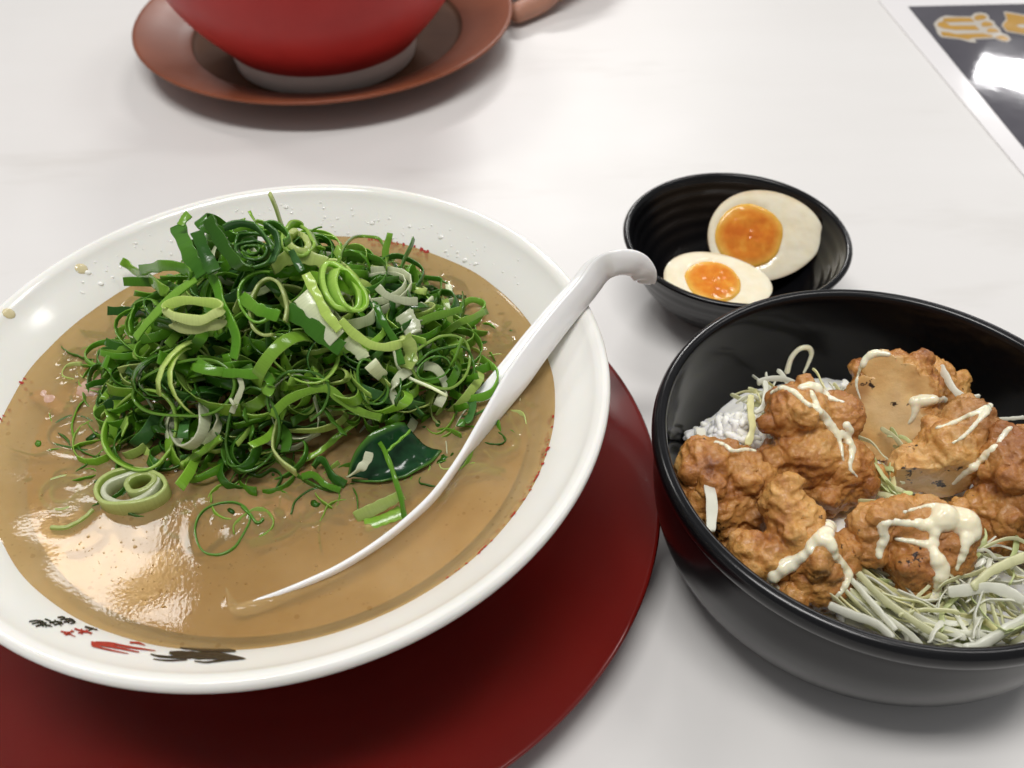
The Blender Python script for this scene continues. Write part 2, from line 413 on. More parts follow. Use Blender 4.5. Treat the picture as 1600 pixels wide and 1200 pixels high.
# brush lettering printed on the inside of the rim
def letter(name, strokes, m):
    """several strokes of one printed character, joined"""
    V = []; F = []
    for pts, wd in strokes:
        o = stroke('tmp', g(pts), np.array(wd) / 3.5556, m, None, n=max(6, 3 * len(pts)))
        if o is None: continue
        k = len(V); V += [v.co.copy() for v in o.data.vertices]; F += [tuple(i + k for i in p.vertices) for p in o.data.polygons]
        me = o.data; bpy.data.objects.remove(o); bpy.data.meshes.remove(me)
    return obj(name, mesh(name, V, F, m), RBODY)
letter('printed_character', [([(160, 186), (200, 180), (240, 184)], [9, 8]), ([(176, 198), (215, 192), (258, 194)], [8]), ([(196, 212), (235, 204), (282, 208)], [9, 7]),
        ([(205, 180), (225, 198), (240, 216)], [8, 7]), ([(232, 182), (250, 200), (256, 218)], [8]), ([(262, 208), (290, 214)], [7, 5])], MT['ink_black'])
letter('printed_character', [([(248, 172), (275, 182), (300, 200)], [9, 8]), ([(272, 194), (310, 186), (345, 190)], [9, 7]), ([(300, 206), (330, 196), (350, 200)], [8]),
        ([(300, 178), (322, 192), (340, 212)], [8, 6])], MT['ink_black'])
letter('printed_character', [([(318, 164), (345, 160), (360, 166)], [9]), ([(332, 176), (362, 170), (392, 172)], [9, 7]), ([(352, 190), (384, 182), (412, 184)], [9]),
        ([(350, 162), (366, 178), (384, 198)], [8]), ([(382, 168), (402, 176), (418, 190)], [9, 7]), ([(390, 198), (415, 192)], [7])], MT['ink_black'])
letter('printed_character', [([(336, 240), (370, 246), (410, 240)], [9, 7]), ([(362, 262), (385, 250), (400, 232)], [8, 6]), ([(376, 248), (400, 262), (418, 270)], [8, 4]),
        ([(352, 252), (385, 256)], [8])], MT['ink_red'])
letter('printed_character', [([(412, 226), (450, 236), (490, 240)], [10, 8]), ([(432, 250), (470, 244), (512, 250)], [9, 6]), ([(450, 226), (456, 242), (452, 258)], [8]),
        ([(478, 230), (490, 246), (508, 258)], [8, 4])], MT['ink_red'])
letter('printed_character', [([(470, 214), (500, 222), (540, 232)], [12, 6]), ([(490, 234), (520, 222)], [10, 5])], MT['ink_black'])
letter('printed_character', [([(505, 306), (560, 312), (640, 328), (720, 346), (772, 356)], [22, 20, 10, 6]), ([(530, 302), (620, 308), (720, 328), (862, 348)], [12, 14, 12, 5]),
        ([(510, 318), (600, 342), (712, 364)], [14, 9, 4]), ([(720, 302), (770, 306), (806, 318)], [10, 12, 4])], MT['ink_red'])
letter('printed_character', [([(836, 366), (880, 378), (960, 384), (1060, 386)], [6, 12, 14, 12]), ([(940, 358), (1000, 366), (1100, 374), (1240, 380), (1364, 392)], [14, 34, 40, 38, 6]),
        ([(850, 394), (930, 402), (1040, 398)], [5, 9, 6]), ([(1080, 406), (1150, 412), (1240, 400), (1330, 396)], [5, 10, 12, 4]),
        ([(1000, 330), (1100, 338), (1240, 344), (1310, 350)], [8, 24, 24, 8])], MT['ink_black'])
# red speckled band printed along the inside wall, mostly under the soup
V = []; F = []
def band_r(z):  # inner wall radius near the soup line
    return SOUP_R + .0006 + (z - SOUP_Z) * (.0975 - SOUP_R) / (.0660 - SOUP_Z)
for a0, a1, k in ((math.radians(60), math.radians(77), 60), (math.radians(-52), math.radians(-5), 90), (math.radians(172), math.radians(185), 12)):
    for i in range(k):
        a = random.uniform(a0, a1); z = SOUP_Z + random.uniform(-0.0004, 0.0016) ** 1
        da = random.uniform(0.002, 0.009); dz = random.uniform(0.0002, 0.0006)
        pts = [(a - da, z), (a - da * .4, z + dz), (a + da * .6, z + dz * .9), (a + da, z - dz * .2), (a, z - dz)]
        b0 = len(V)
        for aa, zz in pts:
            r = band_r(zz) - 0.0004
            V.append((CR[0] + r * math.cos(aa), CR[1] + r * math.sin(aa), zz + 0.0002))
        F.append(tuple(range(b0, b0 + 5)))
rbm = obj('red_band_flecks', mesh('red_band_flecks', V, F, MT['ink_red']), rb); rbm['kind'] = 'stuff'

# splashes on the far inner wall
mw, ntw, bw = mat('water_bead'); bw.inputs['Roughness'].default_value = 0.03
bw.inputs['Base Color'].default_value = (0.82, 0.81, 0.77, 1); bw.inputs['IOR'].default_value = 1.33
MT['bead'] = mw
V = []; F = []; off_ = 0; v0_, f0_ = ico(2)
for i in range(130):
    x, y = (random.uniform(330, 820), 0) if random.random() < .75 else (random.uniform(120, 300), 0)
    yb = 300 + ((x - 480) / 480) ** 2 * 190
    y = yb + random.uniform(16, 62)
    h = cast(BODY_BVH, x, y)
    if h[0] is None or h[0].z < SOUP_Z + .001: continue
    r = random.uniform(.00018, .0005) * (1.9 if random.random() < .12 else 1)
    q = Vector((0, 0, 1)).rotation_difference(h[1] if h[1].z > 0 else -h[1]).to_matrix()
    V.append((v0_ * np.array([r * random.uniform(.8, 1.6), r, r * .5])) @ np.array(q).T + np.array(h[0])); F.append(f0_ + off_); off_ += len(v0_)
bd = obj('water_beads', mesh('water_beads', np.vstack(V), np.vstack(F).tolist(), MT['bead']), rb); bd['kind'] = 'stuff'
MT['drip'] = simple('dried_broth', (0.62, 0.52, 0.28), (0.70, 0.62, 0.40), 200, 0.15)
for x, y, r in ((127, 420, .0020), (14, 490, .0019)):
    h = cast(BODY_BVH, x, y); nn = h[1] if h[1].z > 0 else -h[1]
    q = np.array(Vector((0, 0, 1)).rotation_difference(nn).to_matrix())
    obj('broth_drop', mesh('broth_drop', (v0_ * np.array([r * 1.15, r, r * .16])) @ q.T + np.array(h[0]), f0_.tolist(), MT['drip']), rb)

# saucer and red bowl behind
CS = np.array([-0.4619, 2.3437]) * 0.25
sa = empty('saucer', (CS[0], CS[1], 0))
tag(sa, 'red-brown glazed saucer under the red bowl', 'saucer')
obj('rim', lathe('rim', [(0, .0025), (.062, .0025), (.066, 0), (.070, 0), (.073, .004), (.094, .0085), (.112, .0155), (.1192, .0186), (.1204, .0200), (.1196, .0210), (.1180, .0206),
        (.108, .0166), (.096, .0118), (.0885, .0096), (.0872, .0084)], MT['brown'], CS, 160), sa)
obj('well', lathe('well', [(.0872, .0084), (.0862, .0070), (.084, .0064), (0, .0062)], MT['recess'], CS, 160), sa)
CB = (-0.113, 0.556)
bo = empty('bowl', (CB[0], CB[1], 0.0062))
tag(bo, 'red ceramic bowl with bare pale foot on the brown saucer', 'bowl')
obj('foot', lathe('foot', [(0, .0085), (.042, .0085), (.048, .0064), (.0548, .0064), (.0558, .0072), (.0573, .0150), (.0582, .0196)], MT['bare_clay'], CB, 128), bo)
obj('body', lathe('body', list(map(tuple, spline([(.0582, .0195), (.0590, .0202), (.0640, .0260), (.0745, .0380), (.0830, .0500), (.0895, .0640), (.0925, .0780), (.0930, .0850), (.0912, .0862)], 40))) +
        list(map(tuple, spline([(.0900, .0850), (.0890, .078), (.083, .060), (.069, .038), (.05, .022), (0, .018)], 30))), MT['red_glaze'], CB, 160), bo)

# black rice bowl
KB = np.array([0.5469, 0.8581]) * (CAM_H - 0.056)
KR = 0.3431 * (CAM_H - 0.056)
kb = empty('rice_bowl', (KB[0], KB[1], 0))
tag(kb, 'wide glossy black bowl holding fried chicken, cabbage and rice', 'bowl')
kout = [(.030, .0022), (.040, .0006), (.0505, .0010), (.0580, .0045), (.0640, .0110), (.0690, .0210), (.0712, .0330), (.0714, .0440), (.0712, .0480)]
krim = [(.0712, .0482), (.0722, .0490), (KR, .0510), (KR + .0002, .0535), (KR - .0006, .0555), (KR - .0022, .0562), (KR - .0038, .0556), (KR - .0044, .0540)]
kin = [(KR - .0046, .0525), (.0680, .0440), (.0665, .0330), (.0630, .0220), (.0560, .0110), (.0440, .0055), (.02, .0045), (0, .0045)]
obj('body', lathe('body', list(map(tuple, spline(kout, 50))), MT['black_matte'], KB, 200), kb)
obj('rim', lathe('rim', list(map(tuple, spline(krim, 40))), MT['black_matte'], KB, 200), kb)
obj('lining', lathe('lining', [(KR - .0044, .0540)] + list(map(tuple, spline(kin, 50))), MT['black'], KB, 200), kb)

# small black bowl with fine throwing ridges
SB = np.array([0.4130, 1.357]) * (CAM_H - 0.036)
SR = 0.2036 * (CAM_H - 0.036)
sbw = empty('small_bowl', (SB[0], SB[1], 0))
tag(sbw, 'small black ridged bowl holding two egg halves', 'bowl')
so = spline([(.016, .0020), (.020, .0005), (.0235, .0008), (.0300, .0055), (.0385, .0150), (.0440, .0250), (.0468, .0325), (SR, .0345)], 60)
so[:, 0] += 0.00010 * np.sin(so[:, 1] / 0.0052 * 2 * math.pi)
si = spline([(SR - .0030, .0340), (.0425, .0290), (.0375, .0195), (.0300, .0105), (.0200, .0050), (.008, .0040), (0, .0040)], 80)
si[:, 0] += 0.00012 * np.sin(si[:, 1] / 0.0048 * 2 * math.pi) * (si[:, 0] > .012)
obj('body', lathe('body', list(map(tuple, so)) + [(SR + .0003, .0352), (SR - .0004, .0360), (SR - .0014, .0363), (SR - .0024, .0357)] + list(map(tuple, si)), MT['black_matte'], SB, 160), sbw)
SMALL_BVH = bvh_of(sbw.children[0].data)

# ================================================================ ribbons of vegetable
def ribbon_mesh(name, P, Wd, width, thick, colO, colI, m, closed=False, colE=None, vein=1500.0):
    """flat strip swept along P; Wd = direction of its width; colO on the outside, colI on the inside"""
    P = np.array(P, float); n = len(P)
    q_ = np.linspace(0, 6.2832, n, endpoint=not closed)
    am_ = .00035 * min(1.0, np.linalg.norm(np.diff(P, axis=0), axis=1).sum() / .045) ** 1.5
    for f_ in (2, 3, 5): P += np.outer(np.sin(f_ * q_ + rng.uniform(0, 6.28)), rng.normal(0, am_ / f_ ** .8, 3))
    if closed: T = np.roll(P, -1, 0) - np.roll(P, 1, 0)
    else: T = np.gradient(P, axis=0)
    T /= np.linalg.norm(T, axis=1)[:, None] + 1e-12
    Wd = np.broadcast_to(np.asarray(Wd, float), P.shape).copy()
    Wd -= T * (Wd * T).sum(1)[:, None]; Wd /= np.linalg.norm(Wd, axis=1)[:, None] + 1e-12
    B = np.cross(T, Wd)
    width = np.broadcast_to(np.asarray(width, float), (n,)); thick = np.broadcast_to(np.asarray(thick, float), (n,))
    sec = [(-.5, .40), (-.455, .5), (0, .53), (.455, .5), (.5, .40), (.5, -.40), (.455, -.5), (0, -.53), (-.455, -.5), (-.5, -.40)]
    K = len(sec)
    V = np.zeros((n, K, 3)); C = np.zeros((n, K, 4)); C[..., 3] = 1
    cO = np.asarray(colO, float); cI = np.asarray(colI, float); cE = np.asarray(colE if colE is not None else (cO + cI) / 2, float)
    tj = np.linspace(0, 6.28, n); jit = (1 + 0.10 * np.sin(tj * rng.integers(1, 4) + rng.uniform(0, 6)) + 0.05 * np.sin(tj * 5 + rng.uniform(0, 6)))[:, None]
    for k, (a, b) in enumerate(sec):
        V[:, k] = P + Wd * (a * width)[:, None] * jit + B * (b * thick)[:, None]
        col = cE if abs(a) == .5 else (cO if b > 0 else cI)
        C[:, k, :3] = np.broadcast_to(col, (n, 3)) if np.ndim(col) == 1 else col
    F = []
    L = n if closed else n - 1
    for i in range(L):
        j = (i + 1) % n
        for k in range(K):
            l = (k + 1) % K
            F.append((i * K + k, i * K + l, j * K + l, j * K + k))
    if not closed:
        F.append(tuple(range(K))[::-1]); F.append(tuple((n - 1) * K + k for k in range(K)))
    me = mesh(name, V.reshape(-1, 3), F, m)
    ca = me.color_attributes.new('pigment', 'FLOAT_COLOR', 'POINT')
    ca.data.foreach_set('color', C.reshape(-1))
    s = np.r_[0, np.cumsum(np.linalg.norm(np.diff(P, axis=0), axis=1))]
    va = me.attributes.new('vein', 'FLOAT', 'POINT')
    va.data.foreach_set('value', (np.repeat(s, K) * vein + rng.uniform(0, 100)))
    return me

# ---- heap of scallion on the soup
HC = np.array([-0.0735, 0.2180])
def heap_h(x, y):
    dx = (x - HC[0]); dy = (y - HC[1])
    rx = .062 if dx > 0 else .058
    ry = .050 if dy > 0 else .043
    r2 = (dx / rx) ** 2 + (dy / ry) ** 2
    peak = .036 * max(0, 1 - r2) ** 0.75
    # second knob at the back left, higher
    k2 = .010 * math.exp(-(((x + .088) / .022) ** 2 + ((y - .232) / .020) ** 2))
    return peak + k2 * (1 if r2 < 1 else 0)
def on_heap(x, y, dz=0.0):
    """where the line of sight meets the heap (or the soup beside it)"""
    d = ray(x, y); t0 = (0.125 - CAM_H) / d[2]; t1 = (SOUP_Z - CAM_H) / d[2]
    for s in np.linspace(0, 1, 160):
        p = EYE + d * (t0 + (t1 - t0) * s)
        if p[2] <= SOUP_Z + heap_h(p[0], p[1]) + dz: return p
    return EYE + d * t1 + np.array([0, 0, dz])

PAL = {  # outside, inside pigments
    'dark': ((0.05, 0.165, 0.014), (0.11, 0.27, 0.03)),
    'deep': ((0.03, 0.115, 0.014), (0.07, 0.19, 0.022)),
    'waxy': ((0.06, 0.165, 0.045), (0.1, 0.25, 0.04)),
    'mid': ((0.11, 0.3, 0.018), (0.22, 0.43, 0.05)),
    'light': ((0.23, 0.44, 0.04), (0.39, 0.56, 0.12)),
    'pale': ((0.45, 0.59, 0.14), (0.62, 0.69, 0.28)),
    'white': ((0.66, 0.7, 0.48), (0.74, 0.76, 0.57)),
}
SC_GROUP = 'chopped scallion pieces in the ramen bowl'
scallion_pts = []       # contact points with the soup, for the soup's own surface
def to_px(p):
    d = np.asarray(p) - EYE; z = float(np.dot(d, FWD))
    return 800 + FPX * float(np.dot(d, CRT)) / z, 600 - FPX * float(np.dot(d, CUP)) / z
NEAR = [('the dark crowning spiral', 398, 392), ('the bright bulging coil', 530, 450), ('the folded leaf', 600, 690), ('the thick pale slice', 215, 750), ('the pork', 175, 600),
        ('the large bright ring', 690, 566), ('the largest loop', 292, 608), ('the tall dark loop', 395, 672), ('the pale double flat ring', 302, 488), ('the pale oval ring', 420, 482), ('the long arched strip', 508, 612), ('the white strip', 500, 500)]
def near(p):
    x, y = to_px(p)
    return min(NEAR, key=lambda a: (a[1] - x) ** 2 + (a[2] - y) ** 2)[0]
COLN = {'dark': 'dark green', 'deep': 'very dark green', 'waxy': 'blue-green', 'mid': 'grass green', 'light': 'bright yellow-green', 'pale': 'pale yellow-green', 'white': 'whitish'}
def add_scallion(P, Wd, width, thick, c, label, closed=False, name='scallion_ring'):
    o_, i_ = PAL[c]
    s = random.uniform(0.85, 1.4)
    o_ = np.array(o_) * s; i_ = np.array(i_) * s
    # one end of a cut piece is often paler
    n = len(P)
    gr = (0.5 + 0.5 * np.sin(np.linspace(0, 2 * math.pi, n) + random.uniform(0, 6.3)))[:, None] * random.uniform(0.0, 0.5)
    cO = o_ * (1 - gr) + i_ * gr; cI = i_ * np.ones((n, 1))
    me = ribbon_mesh(name, P, Wd, width, thick, cO, cI, MT['scallion'], closed, cO * 0.35 + cI * 0.65 + 0.01)
    o = obj(name, me); tag(o, label, 'scallion', SC_GROUP)
    for q in np.asarray(P)[::2]:
        if -0.0012 < q[2] - SOUP_Z < 0.0016: scallion_pts.append(q)
    return o
def ring_curve(a, b, turns, wob, n=34, grow=0.0):
    th = np.linspace(0, 2 * math.pi * turns, n) + random.uniform(0, 6.28)
    k = 1 + grow * (th - th[0]) / (2 * math.pi)
    ph = random.uniform(0, 6.28); amp = random.uniform(0.03, 0.14)
    r = 1 + amp * np.sin(2 * th + ph) + 0.05 * np.sin(3 * th + 2 * ph)
    x = a * np.cos(th) * r * k; y = b * np.sin(th) * r * k
    z = wob * np.sin(th * 0.5 * random.choice((1, 2, 3)) + ph) + wob * (th - th[0]) / 6.28 * random.uniform(-1, 1)
    return np.stack([x, y, z], 1)
def clear_of_leaf(x, y):
    q = to_px((x, y, SOUP_Z + heap_h(x, y) * .6))
    return not (q[0] > 470 and q[1] > 655 - .05 * (q[0] - 470))
def rand_rot(tilt):
    az = random.uniform(0, 6.28)
    ax = Vector((math.cos(az), math.sin(az), 0))
    return np.array(Matrix.Rotation(tilt, 3, ax) @ Matrix.Rotation(random.uniform(0, 6.28), 3, 'Z'))

def heap_fill(count, depth_lo, depth_hi, pale_p):
    for i in range(count):
        for _ in range(200):
            u, v = random.uniform(-1, 1), random.uniform(-1, 1)
            if u * u + v * v < 0.94: break
        x = HC[0] + u * .060; y = HC[1] + v * (.046 if v > 0 else .043)
        if not clear_of_leaf(x, y): continue
        h = heap_h(x, y); d = random.uniform(depth_lo, depth_hi)
        z = SOUP_Z + max(0.0006, h - d)
        q = random.random()
        c = random.choice(('pale', 'pale', 'light', 'white')) if q < pale_p else random.choice(('dark', 'dark', 'deep', 'waxy', 'mid', 'mid', 'mid', 'light', 'light'))
        kind = random.random()
        wd = random.uniform(.0019, .0042); th = random.uniform(.0003, .0006)
        if c in ('pale', 'white'): th *= 1.4
        if kind < 0.66:
            a = random.uniform(.0055, .0115); b = a * random.uniform(.55, .95)
            turns = random.choice((0.78, 0.9, 1.0, 1.0, 1.25, 1.7)); cl = turns == 1.0
            P = ring_curve(a, b, turns if not cl else 0.97, random.uniform(.0003, .0022), 32, 0.18 if turns > 1 else 0.0)
            R = rand_rot(random.gauss(0.25, 0.75)); lab = 'loop'
        else:
            L = random.uniform(.018, .036); n = 22
            tt = np.linspace(-.5, .5, n); k = random.uniform(-1.6, 1.6)
            P = np.stack([tt * L, k * L * (tt ** 2 - .08) + .001 * np.sin(tt * 7 + random.uniform(0, 6)), .0015 * np.sin(tt * random.uniform(3, 7) + random.uniform(0, 6))], 1)
            R = rand_rot(random.gauss(0.0, 0.55)); lab = 'strip'; cl = False
        Wd = np.array([0, 0, 1.0]) + 0.25 * rng.standard_normal(3)
        tw = np.linspace(0, random.uniform(-1.1, 1.1), len(P))
        Wd = np.stack([Wd[0] + np.sin(tw) * .6, Wd[1] * np.ones(len(P)), Wd[2] * np.cos(tw)], 1)
        P = P @ R.T + np.array([x, y, z]); Wd = Wd @ R.T
        lowest = P[:, 2].min()
        if lowest < SOUP_Z - .004: P[:, 2] += (SOUP_Z - .004 - lowest) * .8
        add_scallion(P, Wd, wd, th, c, '%s %s scallion %s %s %s' % (('small' if a < .0085 else 'large') if lab == 'loop' else ('short' if L < .027 else 'long'), COLN[c], ('coil' if turns > 1 else 'loop') if lab == 'loop' else 'strip', 'buried under' if depth_lo > .002 else 'beside', near(P.mean(0))), cl, 'scallion_ring' if lab == 'loop' else 'scallion_strip')
FILL = []
heap_fill(60, .003, .010, .06)
heap_fill(150, -.002, .005, .19)

def heap_rest(count, sunk=False):
    """the hundreds of further shreds packed between and under the ones that can be told apart"""
    V = []; F = []; C = []; W = []; off = 0
    for i in range(count):
        for _ in range(200):
            u, v = random.uniform(-1, 1), random.uniform(-1, 1)
            if u * u + v * v < 1.0: break
        x = HC[0] + u * .062; y = HC[1] + v * (.047 if v > 0 else .045)
        if sunk:
            a_ = random.uniform(0, 6.28); q_ = random.uniform(.85, 1.4)
            x = HC[0] + .060 * q_ * math.cos(a_); y = HC[1] + .045 * q_ * math.sin(a_); pq = to_px((x, y, SOUP_Z))
            if math.hypot(x - CR[0], y - CR[1]) > SOUP_R - .008 or pq[1] > 830 or (pq[0] > 640 and pq[1] > 760): continue
        elif not clear_of_leaf(x, y): continue
        z = SOUP_Z + max(.0003, heap_h(x, y) - random.uniform(.001, .016))
        if sunk: z = SOUP_Z - random.uniform(.0009, .0030)
        c = random.choice(('dark', 'mid', 'mid', 'mid', 'dark', 'light', 'light', 'deep', 'pale') if random.random() < .9 else ('white', 'pale'))
        if random.random() < .6:
            a = random.uniform(.0035, .0095); P = ring_curve(a, a * random.uniform(.5, .95), random.choice((.7, .85, .97, .97, 1.3)), random.uniform(.0003, .002), 24)
        else:
            L = random.uniform(.012, .03); tt = np.linspace(-.5, .5, 16); k = random.uniform(-1.6, 1.6)
            P = np.stack([tt * L, k * L * (tt ** 2 - .08), .0015 * np.sin(tt * 6 + random.uniform(0, 6))], 1)
        Rm = rand_rot(random.gauss(.0, .10) if sunk else random.gauss(.2, .7)); Wd = (np.array([0, 0, 1.0]) + .3 * rng.standard_normal(3)) @ Rm.T
        P = P @ Rm.T + np.array([x, y, z]); P[:, 2] = np.maximum(P[:, 2], SOUP_Z - .003)
        o_, i_ = (np.array(q) * random.uniform(.8, 1.2) for q in PAL[c])
        o_ = o_ * 1.1; me = ribbon_mesh('tmp', P, Wd, random.uniform(.0013, .0032), random.uniform(.0003, .0005), o_, i_, MT['scallion'])
        n = len(me.vertices); co = np.zeros(n * 3); me.vertices.foreach_get('co', co); V.append(co.reshape(-1, 3))
        F += [tuple(q + off for q in p.vertices) for p in me.polygons]; off += n
        cc = np.zeros(n * 4); me.color_attributes['pigment'].data.foreach_get('color', cc); C.append(cc)
        vv = np.zeros(n); me.attributes['vein'].data.foreach_get('value', vv); W.append(vv)
        bpy.data.meshes.remove(me)
        for q in P[::3]:
            if -0.001 < q[2] - SOUP_Z < .0014: scallion_pts.append(q)
    nm = 'sunken_scallion' if sunk else 'scallion_tangle'
    me = mesh(nm, np.vstack(V), F, MT['scallion'])
    me.color_attributes.new('pigment', 'FLOAT_COLOR', 'POINT').data.foreach_set('color', np.concatenate(C))
    me.attributes.new('vein', 'FLOAT', 'POINT').data.foreach_set('value', np.concatenate(W))
    o = obj(nm, me); tag(o, 'blurred green scallion shreds sunk in the broth round the heap' if sunk else 'fine tangle of thin green scallion shreds packed inside the heap on the ramen', 'scallion', kind='stuff')
heap_rest(520)
def flecks(count):
    V = []; F = []; C = []; off = 0
    v0, f0 = ico(1)
    for i in range(count):
        a = random.uniform(0, 6.28); q = random.uniform(.8, 1.35)
        x = HC[0] + .062 * q * math.cos(a) + random.gauss(0, .004); y = HC[1] + .046 * q * math.sin(a) + random.gauss(0, .004)
        if math.hypot(x - CR[0], y - CR[1]) > SOUP_R - .002: continue
        if to_px((x, y, SOUP_Z))[1] > 800: continue
        r = random.uniform(.0004, .0017); t_ = random.uniform(0, 6.28)
        Rm = np.array(Matrix.Rotation(t_, 3, 'Z'))
        V.append((v0 * np.array([r * random.uniform(1, 2.6), r, .00025])) @ Rm.T + np.array([x, y, SOUP_Z - random.uniform(-.0002, .0010)])); F += [tuple(k + off for k in f) for f in f0.tolist()]; off += len(v0)
        C += list((*PAL[random.choice(('dark', 'mid', 'deep', 'light'))][0], 1)) * len(v0)
    me = mesh('scallion_flecks', np.vstack(V), F, MT['scallion'])
    me.color_attributes.new('pigment', 'FLOAT_COLOR', 'POINT').data.foreach_set('color', C)
    o = obj('scallion_flecks', me); tag(o, 'tiny green scallion flecks floating in the soup round the heap', 'scallion', kind='stuff')
flecks(300)
heap_rest(260, True)

# ---- pieces that can be picked out one by one
def hero(pts, width, c, label, thick=.0006, dz=.002, wdir=None, closed=False, n=None, flat=False, z=None, name='scallion_ring'):
    """centre line followed over the heap or the soup"""
    Q = []
    for p in pts:
        zz = p[2] if len(p) > 2 else dz
        Q.append(at(p[0], p[1], SOUP_Z + zz) if flat else on_heap(p[0], p[1], zz))
    P = spline(Q, n or 8 * len(pts), closed)
    if wdir is None: wdir = (0, 0, 1)
    return add_scallion(P, np.asarray(wdir, float), width * .80, thick * .85, c, label, closed, name)
def oval(cx, cy, rx, ry, rot=0, k=14, a0=0, a1=360):
    out = []
    full = abs(a1 - a0) >= 359
    ph = random.uniform(0, 6.28); am = random.uniform(.04, .11)
    for i in range(k):
        a = math.radians(a0 + (a1 - a0) * i / (k if full else k - 1))
        q = 1 + am * math.sin(2 * a + ph) + .05 * math.sin(3 * a - ph)
        x, y = rx * q * math.cos(a), ry * q * math.sin(a); r = math.radians(rot)
        out.append((cx + x * math.cos(r) - y * math.sin(r), cy + x * math.sin(r) + y * math.cos(r)))
    return out
VIEW = -FWD
side = lambda a: tuple(math.cos(a) * CRT + math.sin(a) * VIEW)
# floating apart from the heap
hero(oval(346, 826, 47, 36, -18), .0016, 'dark', 'thin dark green scallion ring floating alone on the soup beside the white glare', .0006, .0004, closed=True, flat=True)
hero([(378, 792), (392, 806), (402, 818), (412, 812)], .0018, 'dark', 'short dark scallion curl stuck to the thin floating ring', .0008, .0006, flat=True, name='scallion_strip')
hero(oval(122, 680, 42, 27, 0), .0022, 'deep', 'dark scallion ring half sunk in the soup left of the heap', .0008, -.0004, closed=True, flat=True)
hero(oval(100, 772, 36, 25, -10), .0030, 'pale', 'pale ghostly scallion ring sunk in the soup left of the thick slice', .0010, -.0014, closed=True, flat=True)
hero(oval(102, 770, 23, 15, -10), .0028, 'light', 'inner layer of the pale sunken scallion ring', .0008, -.0016, closed=True, flat=True)
hero([(82, 828), (105, 828), (130, 815), (148, 800)], .0042, 'pale', 'pale yellow-green scallion arc sunk beside the glare on the soup', .0012, -.0004, flat=True, name='scallion_strip')
hero(oval(206, 768, 54, 27, -14), .0070, 'pale', 'thick pale yellow-green scallion slice floating in front of the heap', .0014, .0024, closed=True, flat=True)
hero(oval(208, 767, 44, 20, -14), .0062, 'white', 'whitish middle layer of the thick pale scallion slice', .0018, .0024, closed=True, flat=True)
hero(oval(222, 760, 24, 11, -18), .0058, 'pale', 'inner layer of the thick pale scallion slice', .0018, .0030, closed=True, flat=True)
hero([(455, 805), (462, 785), (480, 770), (500, 763), (520, 765)], .0018, 'deep', 'thin dark scallion arc half sunk in front of the folded leaf', .0006, .0002, flat=True, name='scallion_strip')
hero([(432, 765), (440, 745), (425, 735), (405, 745), (385, 738)], .0024, 'deep', 'dark scallion curl dipping into the soup before the heap', .0006, .0008, flat=True, name='scallion_strip')
hero(oval(718, 672, 50, 30, -8), .0014, 'mid', 'faint thin scallion ring sunk beside the spoon handle', .0004, -.0010, closed=True, flat=True)
hero([(555, 808, .001), (585, 795, .003), (612, 781, .005), (630, 772, .006)], .0042, 'pale', 'pale straight scallion strip standing beside the spoon', .0009, wdir=(0, .5, .8), flat=True, name='scallion_strip')
hero([(570, 822, .0), (600, 812, .0005), (628, 800, .001)], .0046, 'light', 'light green scallion strip lying under the pale straight one', .0008, wdir=(0, 1, .3), flat=True, name='scallion_strip')
hero([(593, 692, .009), (606, 715, .010), (618, 750, .009), (628, 785, .005), (634, 812, .0)], .0017, 'mid', 'narrow green scallion strip lying across the folded dark leaf', .0012, wdir=(1, 0, .3), flat=True, name='scallion_strip')
hero([(545, 744, .003), (560, 735, .006), (573, 720, .008), (577, 706, .010)], .0032, 'white', 'small whitish scallion sliver on the folded dark leaf', .0006, wdir=(1, .4, .3), flat=True, name='scallion_strip')
hero([(640, 674, .009), (622, 690, .009), (604, 706, .009)], .0030, 'mid', 'short green scallion strip on the folded dark leaf', .0008, wdir=(.7, .7, .2), flat=True, name='scallion_strip')
hero([(470, 720, .002), (500, 705, .003), (530, 680, .004), (560, 658, .006)], .0022, 'light', 'light green edged scallion strip reaching from the heap to the soup', .0006, wdir=(.5, .8, .3), flat=True, name='scallion_strip')
hero([(472, 745, .002), (490, 742, .003), (508, 757, .003), (532, 766, .001)], .0024, 'mid', 'green scallion curl in front of the folded leaf', .0008, wdir=(.2, .8, .6), flat=True, name='scallion_strip')
hero([(490, 730, .003), (503, 718, .004), (520, 745, .003), (540, 757, .001)], .0032, 'deep', 'dark folded scallion strip beside the folded leaf', .0007, wdir=(.2, .5, .8), flat=True, name='scallion_strip')
# right flank
hero(oval(655, 612, 38, 42, 0, 12, 150, 395), .0034, 'white', 'white arched scallion strip on the right flank of the heap', .0008, .006, wdir=(.2, .8, .5), name='scallion_strip')
hero([(632, 600), (640, 620), (652, 640), (660, 648)], .0020, 'waxy', 'short dark strip dropping through the white arch', .0008, .004, name='scallion_strip')
hero(oval(690, 566, 44, 42, -12), .0030, 'light', 'large bright green scallion ring on the right flank of the heap', .0010, .007, wdir=tuple(VIEW), closed=True)
hero(oval(678, 575, 24, 18, -25, 14, 40, 400), .0018, 'dark', 'small dark ring inside the large bright green ring', .0006, .009, wdir=tuple(VIEW))
hero([(650, 570), (672, 552), (700, 542), (725, 543), (738, 560), (742, 590)], .0022, 'dark', 'dark strip bending over the large bright green ring', .0008, .009, wdir=tuple(VIEW), name='scallion_strip')
hero([(704, 612), (722, 622), (745, 622), (768, 612), (778, 595), (772, 575), (752, 560)], .0030, 'mid', 'green scallion loop at the right end of the heap near the spoon', .0007, .004, wdir=(0, .6, .8), flat=True)
hero([(738, 590), (737, 615), (738, 640), (728, 660), (716, 660)], .0032, 'waxy', 'blue-green strip dropping into the soup near the spoon handle', .0007, .003, wdir=(.9, .2, .2), flat=True, name='scallion_strip')
